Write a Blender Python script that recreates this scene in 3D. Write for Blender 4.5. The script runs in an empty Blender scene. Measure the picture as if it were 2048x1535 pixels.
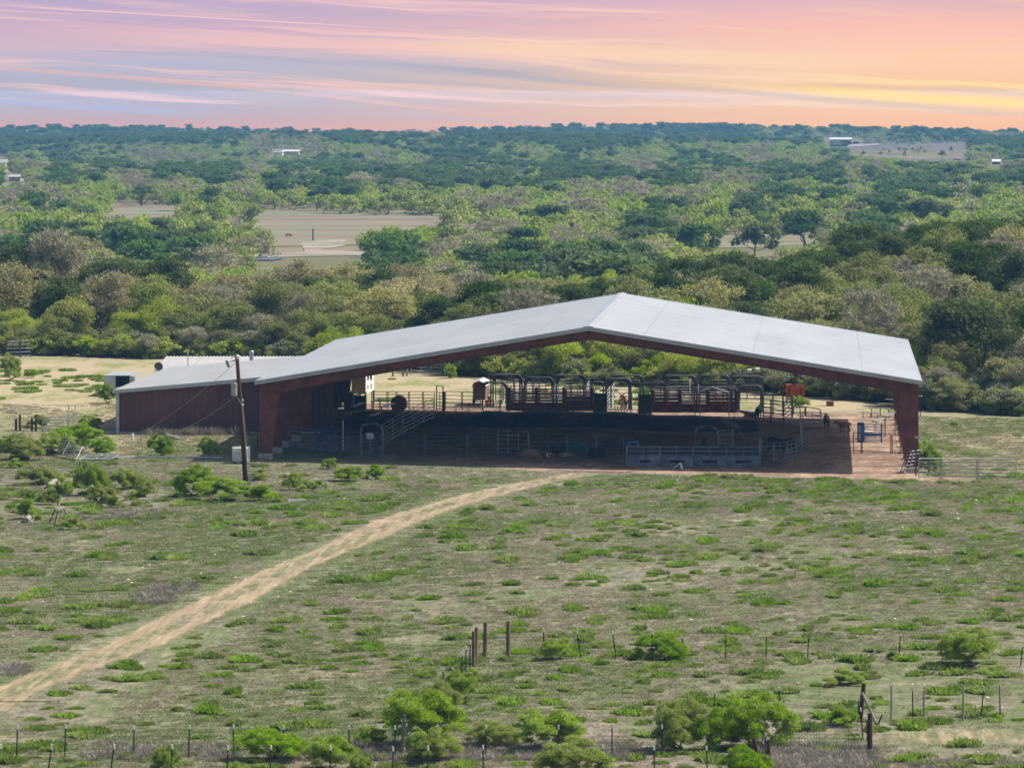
import bpy, math, random
import numpy as np
from mathutils import Vector, Matrix
random.seed(7)
rng = np.random.default_rng(7)
S = bpy.context.scene
COL = S.collection
R = math.radians
PI = math.pi

# ------------------------------------------------------------------ camera (telephoto aerial view)
F, CX, CY, H = 9860.0, 1645.0, 185.0, 25.3      # focal length and principal point in photo pixels, height in metres
cam_d = bpy.data.cameras.new('camera')
cam = bpy.data.objects.new('camera', cam_d)
COL.objects.link(cam)
cam.location = (0, 0, H)
cam.rotation_euler = (R(90), 0, 0)
cam_d.sensor_width = 36
cam_d.lens = F / 2048 * 36
cam_d.shift_x = -(CX - 1024) / 2048
cam_d.shift_y = -(767.5 - CY) / 2048
cam_d.clip_start = 5
cam_d.clip_end = 20000
S.camera = cam
EXPOSURE = 0.45
HAZE = 0.00015               # density of the air; it is built at the end of the script
S.view_settings.view_transform = 'Standard'
S.view_settings.look = 'None'
S.view_settings.exposure = EXPOSURE
S.view_settings.gamma = 1.0
S.cycles.max_bounces = 5
S.cycles.diffuse_bounces = 3
S.cycles.glossy_bounces = 2
S.cycles.transmission_bounces = 3
S.cycles.transparent_max_bounces = 4
S.cycles.volume_bounces = 0

# ------------------------------------------------------------------ sun and sky
SUN = Vector((0.62, 0.19, 0.78)).normalized()
sun_d = bpy.data.lights.new('sun', 'SUN')
sun_d.energy = 4.7
sun_d.angle = R(0.5)
sun_d.color = (1.0, 0.95, 0.87)
sun = bpy.data.objects.new('sun', sun_d)
COL.objects.link(sun)
sun.rotation_euler = (-SUN).to_track_quat('-Z', 'Y').to_euler()
SKY_STRENGTH = 0.10
HAZE_TINT = (0.08, 0.14, 0.215)

def lin(r, g, b):
    f = lambda c: (c / 255 / 12.92) if c / 255 <= 0.04045 else ((c / 255 + 0.055) / 1.055) ** 2.4
    return (f(r), f(g), f(b), 1.0)

class NT:
    """small node-tree writer"""
    def __init__(s, tree): s.t = tree
    def n(s, typ, **kw):
        nd = s.t.nodes.new(typ)
        for k, v in kw.items():
            if k == 'ins':
                for i, x in v.items():
                    if hasattr(x, 'is_output'): s.t.links.new(x, nd.inputs[i])
                    else: nd.inputs[i].default_value = x
            else: setattr(nd, k, v)
        return nd
    def m(s, op, a, b=0.0, c=0.0, clamp=False):
        return s.n('ShaderNodeMath', operation=op, use_clamp=clamp, ins={0: a, 1: b, 2: c}).outputs[0]
    def ss(s, x, a, b):
        return s.n('ShaderNodeMapRange', interpolation_type='SMOOTHSTEP', ins={0: x, 1: a, 2: b, 3: 0.0, 4: 1.0}).outputs[0]
    def mix(s, f, a, b, typ='MIX'):
        nd = s.n('ShaderNodeMix', data_type='RGBA', blend_type=typ)
        for i, x in ((0, f), (6, a), (7, b)):
            if hasattr(x, 'is_output'): s.t.links.new(x, nd.inputs[i])
            else: nd.inputs[i].default_value = x
        return nd.outputs[2]
    def ramp(s, x, stops):
        nd = s.n('ShaderNodeValToRGB', ins={0: x})
        cr = nd.color_ramp
        while len(cr.elements) < len(stops): cr.elements.new(0.5)
        for e, (p, c) in zip(cr.elements, stops): e.position = p; e.color = c
        return nd.outputs[0]
    def noise(s, vec, scale, detail=4.0, rough=0.55, dist=0.0):
        ins = {'Scale': scale, 'Detail': detail, 'Roughness': rough, 'Distortion': dist}
        if vec is not None: ins['Vector'] = vec
        return s.n('ShaderNodeTexNoise', ins=ins).outputs[0]
    def xyz(s, x, y, z=0.0):
        return s.n('ShaderNodeCombineXYZ', ins={0: x, 1: y, 2: z}).outputs[0]

world = bpy.data.worlds.new('World')
S.world = world
world.use_nodes = True
wt = world.node_tree
wt.nodes.clear()
w = NT(wt)
sky = w.n('ShaderNodeTexSky', sky_type='NISHITA', sun_disc=False)
sky.sun_elevation = math.asin(SUN.z)
sky.sun_rotation = math.atan2(SUN.x, SUN.y)
sky.altitude = 150
sky.dust_density = 3.0
bg1 = w.n('ShaderNodeBackground', ins={0: sky.outputs[0], 1: SKY_STRENGTH})
tc = w.n('ShaderNodeTexCoord')
sp = w.n('ShaderNodeSeparateXYZ', ins={0: tc.outputs['Generated']})
az = w.m('ARCTAN2', sp.outputs[0], sp.outputs[1])
hor = w.m('SQRT', w.m('ADD', w.m('MULTIPLY', sp.outputs[0], sp.outputs[0]), w.m('MULTIPLY', sp.outputs[1], sp.outputs[1])))
el = w.m('DIVIDE', sp.outputs[2], hor)
U = w.m('MULTIPLY', az, F / 2048)              # bearing: 0 at the axis of the ridge line, in widths of the view
P = w.m('MULTIPLY', el, -F)                    # minus the elevation, scaled
U = w.m('ADD', U, CX / 2048)
P = w.m('ADD', P, CY)
p01 = w.m('DIVIDE', w.m('ADD', P, 60.0), 340.0)
def st(py): return (py + 60) / 340
left = w.ramp(p01, [(0, lin(176, 166, 206)), (st(0), lin(186, 172, 206)), (st(50), lin(204, 176, 200)), (st(95), lin(208, 184, 202)),
                    (st(130), lin(184, 184, 208)), (st(178), lin(178, 178, 194)), (st(212), lin(184, 168, 176)), (st(236), lin(192, 162, 162)), (st(252), lin(204, 158, 150)), (1, lin(208, 152, 140))])
right = w.ramp(p01, [(0, lin(212, 176, 200)), (st(0), lin(230, 186, 192)), (st(50), lin(250, 194, 182)), (st(110), lin(254, 208, 180)),
                     (st(165), lin(250, 204, 164)), (st(205), lin(248, 194, 140)), (st(235), lin(246, 186, 134)), (1, lin(246, 176, 122))])
tU = w.ss(U, 0.12, 0.92)
base = w.mix(tU, left, right)
# streaks of cloud, nearly level, dipping to the right
PT = w.m('SUBTRACT', P, w.m('MULTIPLY', U, 105.0))
warp = w.noise(w.xyz(w.m('MULTIPLY', U, 2.2), w.m('DIVIDE', PT, 90.0)), 1.0, 3.0)
PW = w.m('ADD', PT, w.m('MULTIPLY', w.m('SUBTRACT', warp, 0.5), 70.0))
n1 = w.noise(w.xyz(w.m('MULTIPLY', U, 1.7), w.m('DIVIDE', PW, 27.0), 3.3), 1.0, 7.0, 0.60)
n2 = w.noise(w.xyz(w.m('MULTIPLY', U, 1.1), w.m('DIVIDE', PW, 36.0), 9.1), 1.0, 6.0, 0.58)
n3 = w.noise(w.xyz(w.m('MULTIPLY', U, 5.0), w.m('DIVIDE', PW, 9.0), 5.7), 1.0, 4.0, 0.6)
lit = w.mix(w.ss(U, 0.62, 1.02), w.mix(tU, lin(250, 202, 198), lin(255, 218, 192)), lin(255, 226, 160))
shd = w.mix(tU, lin(174, 178, 202), lin(212, 184, 178))
m1 = w.m('MULTIPLY', w.ss(w.m('ADD', n1, w.m('MULTIPLY', w.m('SUBTRACT', n3, 0.5), 0.22)), 0.50, 0.72), 0.85)
m2 = w.m('MULTIPLY', w.ss(w.m('ADD', n2, w.m('MULTIPLY', w.m('SUBTRACT', n3, 0.5), 0.16)), 0.54, 0.72), 0.75)
low = w.ss(P, 250.0, 205.0)
m1 = w.m('MULTIPLY', m1, w.m('ADD', 0.25, w.m('MULTIPLY', low, 0.75)))
c = w.mix(m2, base, shd)
c = w.mix(m1, c, lit)
# a long bright band, as in the photograph: from the upper left down across the middle
def band(c, u0, p0, u1, p1, wid, colr, amt, fade=0.05, rag=10.0):
    k = (p1 - p0) / (u1 - u0)
    d = w.m('SUBTRACT', w.m('SUBTRACT', P, p0), w.m('MULTIPLY', w.m('SUBTRACT', U, u0), k))
    d = w.m('ADD', d, w.m('MULTIPLY', w.m('SUBTRACT', n3, 0.5), rag))
    f = w.ss(w.m('ABSOLUTE', d), wid, wid * 0.15)
    f = w.m('MULTIPLY', f, w.m('MULTIPLY', w.ss(U, u0 - fade, u0 + fade), w.ss(U, u1 + fade, u1 - fade)))
    return w.mix(w.m('MULTIPLY', f, amt), c, colr)
c = band(c, 0.12, 72, 0.62, 112, 26, lin(252, 202, 192), 0.55, 0.14, 40)
c = band(c, 0.44, 92, 0.82, 128, 24, lin(255, 220, 184), 0.6, 0.12, 36)
c = band(c, 0.60, 160, 1.0, 205, 18, lin(255, 218, 172), 0.6, 0.12, 26)
c = band(c, 0.80, 182, 1.06, 216, 16, lin(255, 218, 118), 0.8, 0.08, 14)
c = band(c, 0.36, 120, 0.62, 178, 12, lin(172, 174, 194), 0.6, 0.12, 20)
c = band(c, 0.52, 150, 0.95, 222, 11, lin(200, 178, 174), 0.5, 0.14, 20)
c = band(c, -0.02, 132, 0.24, 174, 7, lin(236, 186, 180), 0.55, 0.05, 9)
c = band(c, 0.22, 172, 0.46, 224, 5, lin(240, 186, 164), 0.5, 0.07, 9)
c = band(c, 0.05, 19, 0.34, 52, 1.8, lin(255, 214, 206), 0.75, 0.05, 0)       # contrails
c = band(c, 0.885, 113, 1.04, 62, 2.5, lin(255, 214, 140), 0.6, 0.02, 1)
# sky colour brightened and warmed toward the horizon to offset the haze in front
T = w.m('EXPONENT', w.m('MULTIPLY', -HAZE, w.m('MINIMUM', 4300.0, w.m('DIVIDE', 0.7, w.m('MAXIMUM', el, 0.0001)))))
vm = lambda op, a_, b_: w.n('ShaderNodeVectorMath', operation=op, ins={0: a_, 1: b_}).outputs[0]
blue = w.n('ShaderNodeVectorMath', operation='SCALE', ins={0: HAZE_TINT}); w.t.links.new(w.m('SUBTRACT', 1.0, T), blue.inputs['Scale'])
cg = w.n('ShaderNodeVectorMath', operation='SCALE', ins={0: vm('MAXIMUM', vm('SUBTRACT', c, blue.outputs[0]), (0.0, 0.0, 0.0))}); w.t.links.new(w.m('DIVIDE', 1.0, T), cg.inputs['Scale'])
bg2 = w.n('ShaderNodeBackground', ins={0: cg.outputs[0], 1: 2 ** -EXPOSURE})
fac = w.ss(el, 0.075, 0.03)
mixw = w.n('ShaderNodeMixShader', ins={0: fac, 1: bg1.outputs[0], 2: bg2.outputs[0]})
wo = w.n('ShaderNodeOutputWorld', ins={0: mixw.outputs[0]})

# ------------------------------------------------------------------ helpers
def sm(a, b, x):
    t = np.clip((np.asarray(x, float) - a) / (b - a), 0, 1)
    return t * t * (3 - 2 * t)

def ground_z(X, Y):
    X = np.asarray(X, float); Y = np.asarray(Y, float)
    z = -0.021 * (np.clip(X, -38.7, 26) + 38.7) * sm(292, 334, Y) * (1 - sm(402, 450, Y))
    z = z - 6.0 * sm(505, 720, Y)
    z = z + 5.0 * sm(-14, 16, X) * sm(432, 560, Y) * (1 - sm(610, 780, Y))
    f = sm(1350, 1900, Y)
    z = z + f * (2.2 * np.sin(X / 83.0 + Y / 260.0) + 2.6 * np.sin(Y / 190.0 + X / 310.0))
    z = z - 6.0 * sm(2300, 3800, Y) - 40 * sm(4080, 4300, Y)
    z = z + 0.05 * np.sin(X / 3.1 + 0.4) * np.sin(Y / 4.3) * (1 - sm(325, 333, Y))
    return z
gz = lambda x, y: float(ground_z(x, y))

def PX(px, py, Y):
    """the point seen at photo pixel (px, py) at distance Y"""
    return Vector(((px - CX) * Y / F, Y, H - (py - CY) * Y / F))
def G(px, py, dy=0.0):
    """the ground point seen at photo pixel (px, py)"""
    Y = F * H / (py - CY)
    for _ in range(60):
        z = gz((px - CX) * Y / F, Y)
        Y = 0.5 * Y + 0.5 * F * (H - z) / (py - CY)
    Y += dy
    X = (px - CX) * Y / F
    return Vector((X, Y, gz(X, Y)))
def GY(px, Y):
    X = (px - CX) * Y / F
    return Vector((X, Y, gz(X, Y)))
def pix(x, y, z):
    return CX + F * x / y, CY + F * (H - z) / y

def tag(o, label=None, cat=None, group=None, kind=None):
    if label: o['label'] = label
    if cat: o['category'] = cat
    if group: o['group'] = group
    if kind: o['kind'] = kind
    return o
def link(o, parent=None):
    COL.objects.link(o)
    if parent is not None: o.parent = parent
    return o
def thing(name, label, cat, loc, group=None, rz=0.0):
    o = bpy.data.objects.new(name, None)
    o.empty_display_size = 0.3
    link(o)
    o.location = loc
    o.rotation_euler = (0, 0, rz)
    return tag(o, label, cat, group)

class Geo:
    """collects shapes; build() links them as ONE mesh object"""
    def __init__(s): s.v = []; s.f = []; s.mi = []; s.cur = 0
    def add(s, vs, fs):
        b = len(s.v)
        s.v += [tuple(v) for v in vs]
        s.f += [tuple(i + b for i in f) for f in fs]
        s.mi += [s.cur] * len(fs)
        return s
    def box(s, c, d, rz=0.0, M=None):
        hx, hy, hz = d[0] / 2, d[1] / 2, d[2] / 2
        q = [Vector((x, y, z)) for x in (-hx, hx) for y in (-hy, hy) for z in (-hz, hz)]
        if M is None: M = Matrix.Rotation(rz, 3, 'Z')
        q = [M @ v + Vector(c) for v in q]
        return s.add(q, [(0, 1, 3, 2), (4, 6, 7, 5), (0, 4, 5, 1), (2, 3, 7, 6), (0, 2, 6, 4), (1, 5, 7, 3)])
    def bar(s, p0, p1, wd, ht):
        """rectangular bar between two points, wd wide across, ht high"""
        p0, p1 = Vector(p0), Vector(p1)
        d = (p1 - p0); L = d.length
        if L < 1e-6: return s
        d.normalize()
        up = Vector((0, 0, 1)) if abs(d.z) < 0.95 else Vector((0, 1, 0))
        a = d.cross(up).normalized(); b = a.cross(d)
        M = Matrix((a, d, b)).transposed()
        return s.box((p0 + p1) / 2, (wd, L, ht), M=M)
    def tube(s, pts, r, n=6, cap=True):
        pts = [Vector(p) for p in pts]
        rs = r if isinstance(r, (list, tuple)) else [r] * len(pts)
        b = len(s.v); ring = []
        for i, p in enumerate(pts):
            d = (pts[min(i + 1, len(pts) - 1)] - pts[max(i - 1, 0)])
            if d.length < 1e-9: d = Vector((0, 0, 1))
            d.normalize()
            ref = Vector((0, 0, 1)) if abs(d.z) < 0.9 else Vector((1, 0, 0))
            a = d.cross(ref).normalized(); c = d.cross(a)
            ring.append([p + (a * math.cos(2 * PI * k / n) + c * math.sin(2 * PI * k / n)) * rs[i] for k in range(n)])
        vs = [v for rg in ring for v in rg]; fs = []
        for i in range(len(pts) - 1):
            for k in range(n):
                k2 = (k + 1) % n
                fs.append((i * n + k, i * n + k2, (i + 1) * n + k2, (i + 1) * n + k))
        if cap:
            fs.append(tuple(range(n))[::-1]); fs.append(tuple(range((len(pts) - 1) * n, len(pts) * n)))
        return s.add(vs, fs)
    def prism(s, prof, y0, y1):
        """outline in x-z pushed from y0 to y1"""
        n = len(prof)
        vs = [(x, y0, z) for x, z in prof] + [(x, y1, z) for x, z in prof]
        fs = [tuple(range(n)), tuple(range(2 * n - 1, n - 1, -1))] + [(i, i + n, (i + 1) % n + n, (i + 1) % n) for i in range(n)]
        return s.add(vs, fs)
    def lathe(s, c, prof, n=14):
        vs = []; fs = []
        for r, z in prof:
            vs += [(c[0] + r * math.cos(2 * PI * k / n), c[1] + r * math.sin(2 * PI * k / n), c[2] + z) for k in range(n)]
        for i in range(len(prof) - 1):
            for k in range(n):
                k2 = (k + 1) % n
                fs.append((i * n + k, i * n + k2, (i + 1) * n + k2, (i + 1) * n + k))
        fs.append(tuple(range(n))[::-1]); fs.append(tuple(range((len(prof) - 1) * n, len(prof) * n)))
        return s.add(vs, fs)
    def build(s, name, mats, parent=None, world=True, smooth=False, bevel=0):
        me = bpy.data.meshes.new(name)
        off = Vector(parent.location) if (parent is not None and world) else Vector((0, 0, 0))
        rz = parent.rotation_euler.z if (parent is not None and world) else 0
        vs = s.v
        if world and parent is not None:
            q = parent
            while q.parent is not None:
                q = q.parent; off = off + Vector(q.location)
            M = Matrix.Rotation(-rz, 3, 'Z')
            vs = [tuple(M @ (Vector(v) - off)) for v in s.v]
        me.from_pydata(vs, [], s.f)
        if not isinstance(mats, (list, tuple)): mats = [mats]
        for m_ in mats: me.materials.append(m_)
        if len(mats) > 1: me.polygons.foreach_set('material_index', s.mi)
        if smooth: me.polygons.foreach_set('use_smooth', [True] * len(me.polygons))
        me.update()
        o = bpy.data.objects.new(name, me)
        if bevel:
            b = o.modifiers.new('bevel', 'BEVEL'); b.width = bevel; b.segments = 2; b.limit_method = 'ANGLE'
        return link(o, parent)

def copy_tree(o, parent=None):
    c_ = o.copy(); COL.objects.link(c_)
    if parent is not None: c_.parent = parent
    for ch in o.children: copy_tree(ch, c_)
    return c_

# ------------------------------------------------------------------ materials
def newmat(name):
    m_ = bpy.data.materials.new(name); m_.use_nodes = True
    m_.node_tree.nodes.clear()
    return m_, NT(m_.node_tree)
def mat(name, col, rough=0.7, metal=0.0, var=0.25, scale=2.0, spec=0.3, stretch=None, col2=None, c2=(0.5, 0.62)):
    m_, t = newmat(name)
    co = t.n('ShaderNodeTexCoord').outputs['Object']
    if stretch: co = t.n('ShaderNodeMapping', ins={0: co, 3: stretch}).outputs[0]
    nz = t.noise(co, scale, 5.0, 0.6)
    base = (*col, 1) if len(col) == 3 else col
    dark = tuple(x * (1 - var) for x in base[:3]) + (1,)
    lite = tuple(min(1, x * (1 + var)) for x in base[:3]) + (1,)
    cc = t.mix(t.ss(nz, 0.3, 0.7), dark, lite)
    if col2:
        cc = t.mix(t.ss(t.noise(co, scale * 0.6, 4.0, 0.6), *c2), cc, (*col2, 1))
    b = t.n('ShaderNodeBsdfPrincipled', ins={'Base Color': cc, 'Roughness': rough, 'Metallic': metal, 'Specular IOR Level': spec})
    t.n('ShaderNodeOutputMaterial', ins={0: b.outputs[0]})
    return m_
def leafmat(name, a, b, scale=0.8, trans=0.35, jitter=0.25):
    """a leaf surface: two leaf colours in drifts, each plant a little different"""
    m_, t = newmat(name)
    co = t.n('ShaderNodeTexCoord').outputs['Object']
    nz = t.noise(co, scale, 4.0, 0.65)
    cc = t.mix(t.ss(nz, 0.32, 0.68), (*a, 1), (*b, 1))
    rnd = t.n('ShaderNodeObjectInfo').outputs['Random']
    hs = t.n('ShaderNodeHueSaturation', ins={'Hue': t.m('ADD', 0.485, t.m('MULTIPLY', rnd, 0.03)), 'Saturation': t.m('ADD', 0.85, t.m('MULTIPLY', rnd, 0.25)),
             'Value': t.m('ADD', 1 - jitter, t.m('MULTIPLY', t.m('FRACT', t.m('MULTIPLY', rnd, 7.31)), 2 * jitter)), 'Color': cc}).outputs[0]
    d = t.n('ShaderNodeBsdfDiffuse', ins={0: hs}).outputs[0]
    tr = t.n('ShaderNodeBsdfTranslucent', ins={0: hs}).outputs[0]
    t.n('ShaderNodeOutputMaterial', ins={0: t.n('ShaderNodeMixShader', ins={0: trans, 1: d, 2: tr}).outputs[0]})
    return m_

M = {}
M['maroon'] = mat('maroon_wall', (0.135, 0.052, 0.054), 0.55, 0.0, 0.22, 0.5, stretch=(1, 1, 0.3))
M['maroon_steel'] = mat('maroon_steel', (0.150, 0.042, 0.032), 0.55, 0.0, 0.3, 1.2, col2=(0.19, 0.065, 0.042), c2=(0.56, 0.7))
M['trim'] = mat('grey_trim', (0.42, 0.44, 0.46), 0.45, 0.3, 0.12, 1.0)
M['white_trim'] = mat('white_trim', (0.46, 0.46, 0.45), 0.5, 0.0, 0.12, 1.0)
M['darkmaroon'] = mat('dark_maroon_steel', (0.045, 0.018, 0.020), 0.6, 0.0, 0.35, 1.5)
M['concrete'] = mat('concrete', (0.36, 0.32, 0.27), 0.9, 0.0, 0.3, 3.0)
M['galv'] = mat('galvanised_pipe', (0.36, 0.37, 0.38), 0.5, 0.5, 0.25, 2.0)
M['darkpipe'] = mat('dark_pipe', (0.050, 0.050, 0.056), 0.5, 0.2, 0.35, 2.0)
M['greypipe'] = mat('grey_pipe', (0.155, 0.18, 0.215), 0.5, 0.3, 0.3, 2.0)
M['blue'] = mat('blue_paint', (0.02, 0.13, 0.42), 0.45, 0.0, 0.25, 3.0)
M['teal'] = mat('teal_paint', (0.03, 0.16, 0.24), 0.5, 0.0, 0.25, 3.0)
M['oxide'] = mat('red_oxide', (0.42, 0.085, 0.035), 0.6, 0.0, 0.35, 2.5, col2=(0.25, 0.06, 0.03))
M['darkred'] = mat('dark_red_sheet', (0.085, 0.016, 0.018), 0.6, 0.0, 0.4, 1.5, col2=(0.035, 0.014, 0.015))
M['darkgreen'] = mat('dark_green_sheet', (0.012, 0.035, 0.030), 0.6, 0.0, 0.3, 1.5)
M['wood'] = mat('weathered_wood', (0.16, 0.105, 0.07), 0.9, 0.0, 0.4, 4.0, stretch=(1, 1, 0.2))
M['greywood'] = mat('grey_wood', (0.27, 0.24, 0.20), 0.9, 0.0, 0.35, 4.0, stretch=(1, 1, 0.2))
M['polewood'] = mat('treated_pole', (0.075, 0.038, 0.026), 0.85, 0.0, 0.4, 3.0, stretch=(1, 1, 0.1))
M['tpost'] = mat('post_green', (0.035, 0.045, 0.038), 0.6, 0.0, 0.3, 3.0)
M['tpost_rust'] = mat('post_rust', (0.13, 0.055, 0.03), 0.8, 0.0, 0.3, 3.0)
M['white'] = mat('white_paint', (0.74, 0.74, 0.72), 0.5, 0.0, 0.12, 2.0)
M['cream'] = mat('cream_siding', (0.52, 0.45, 0.34), 0.7, 0.0, 0.2, 1.5)
M['glass'] = mat('dark_glass', (0.02, 0.025, 0.03), 0.1, 0.0, 0.1, 1.0, spec=0.6)
M['black'] = mat('black_rubber', (0.012, 0.012, 0.013), 0.7, 0.0, 0.2, 2.0)
M['wire'] = mat('wire_steel', (0.10, 0.095, 0.09), 0.7, 0.1, 0.1, 1.0)
M['cable'] = mat('grey_cable', (0.30, 0.28, 0.27), 0.6, 0.0, 0.1, 1.0)
M['alu'] = mat('aluminium_plank', (0.42, 0.40, 0.34), 0.5, 0.4, 0.25, 2.0)
M['stone'] = mat('limestone', (0.62, 0.57, 0.50), 0.9, 0.0, 0.2, 6.0)
M['tubgreen'] = mat('green_plastic', (0.05, 0.16, 0.11), 0.5, 0.0, 0.2, 3.0)
M['hay'] = mat('hay', (0.33, 0.22, 0.11), 0.95, 0.0, 0.35, 6.0)
M['hide_black'] = mat('black_hide', (0.012, 0.011, 0.011), 0.6, 0.0, 0.3, 2.0)
M['hide_paint'] = mat('brown_white_hide', (0.13, 0.055, 0.028), 0.75, 0.0, 0.25, 1.6, col2=(0.62, 0.55, 0.46), c2=(0.49, 0.53))
M['hide_brown'] = mat('brown_hide', (0.20, 0.095, 0.045), 0.75, 0.0, 0.3, 1.6, col2=(0.02, 0.015, 0.012), c2=(0.53, 0.60))
M['hide_grey'] = mat('grey_hide', (0.30, 0.29, 0.28), 0.75, 0.0, 0.3, 1.6)
M['hide_red'] = mat('red_hide', (0.26, 0.08, 0.035), 0.75, 0.0, 0.3, 1.6)
M['horn'] = mat('horn', (0.55, 0.48, 0.36), 0.5, 0.0, 0.2, 3.0)
M['bark'] = mat('bark', (0.11, 0.088, 0.068), 0.95, 0.0, 0.35, 3.0, stretch=(1, 1, 0.3))
M['bark_pale'] = mat('pale_bark', (0.225, 0.20, 0.155), 0.95, 0.0, 0.35, 3.0, stretch=(1, 1, 0.3))
M['gravel'] = mat('gravel_drive', (0.36, 0.31, 0.26), 0.95, 0.0, 0.15, 0.3)
M['pond'] = mat("pond_water", (0.075, 0.095, 0.10), 0.35, 0.0, 0.1, 0.2, spec=0.4)

# galvalume roof: sheets laid up the slope, faint lap lines, a little weathering
def roofmat(name, col, k=1.0):
    m_, t = newmat(name)
    tcn = t.n('ShaderNodeTexCoord').outputs['Object']
    xyz_ = t.n('ShaderNodeSeparateXYZ', ins={0: tcn})
    sheet = t.n('ShaderNodeTexWhiteNoise', noise_dimensions='1D', ins={'W': t.m('FLOOR', t.m('DIVIDE', xyz_.outputs[1], 0.9))}).outputs[0]
    lapx = t.m('FRACT', t.m('DIVIDE', xyz_.outputs[0], 7.55))
    lap = t.ss(t.m('ABSOLUTE', t.m('SUBTRACT', lapx, 0.5)), 0.010, 0.003)
    big = t.noise(t.n('ShaderNodeMapping', ins={0: tcn, 3: (0.25, 0.05, 1)}).outputs[0], 1.0, 4.0, 0.6)
    streak = t.noise(t.n('ShaderNodeMapping', ins={0: tcn, 3: (0.05, 1.3, 1)}).outputs[0], 1.0, 5.0, 0.7)
    v = t.m('ADD', 0.50, t.m('ADD', t.m('MULTIPLY', sheet, 0.10), t.m('MULTIPLY', t.m('ADD', big, streak), 0.45)))
    v = t.m('SUBTRACT', v, t.m('MULTIPLY', lap, 0.16))
    cc = t.mix(1.0, (*col, 1), t.n('ShaderNodeCombineColor', ins={0: v, 1: v, 2: v}).outputs[0], 'MULTIPLY')
    bp = t.n('ShaderNodeBump', ins={'Strength': 0.25, 'Distance': 0.03, 'Height': sheet})
    b = t.n('ShaderNodeBsdfPrincipled', ins={'Base Color': cc, 'Roughness': 0.5, 'Metallic': 0.0, 'Specular IOR Level': 0.25})
    t.n('ShaderNodeOutputMaterial', ins={0: b.outputs[0]})
    return m_
M['roof'] = roofmat('galvalume_roof', (0.350, 0.362, 0.374))
M['roof2'] = roofmat('grey_metal_roof', (0.345, 0.345, 0.335))
M['roof3'] = roofmat('pale_ribbed_roof', (0.42, 0.41, 0.39))

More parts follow.
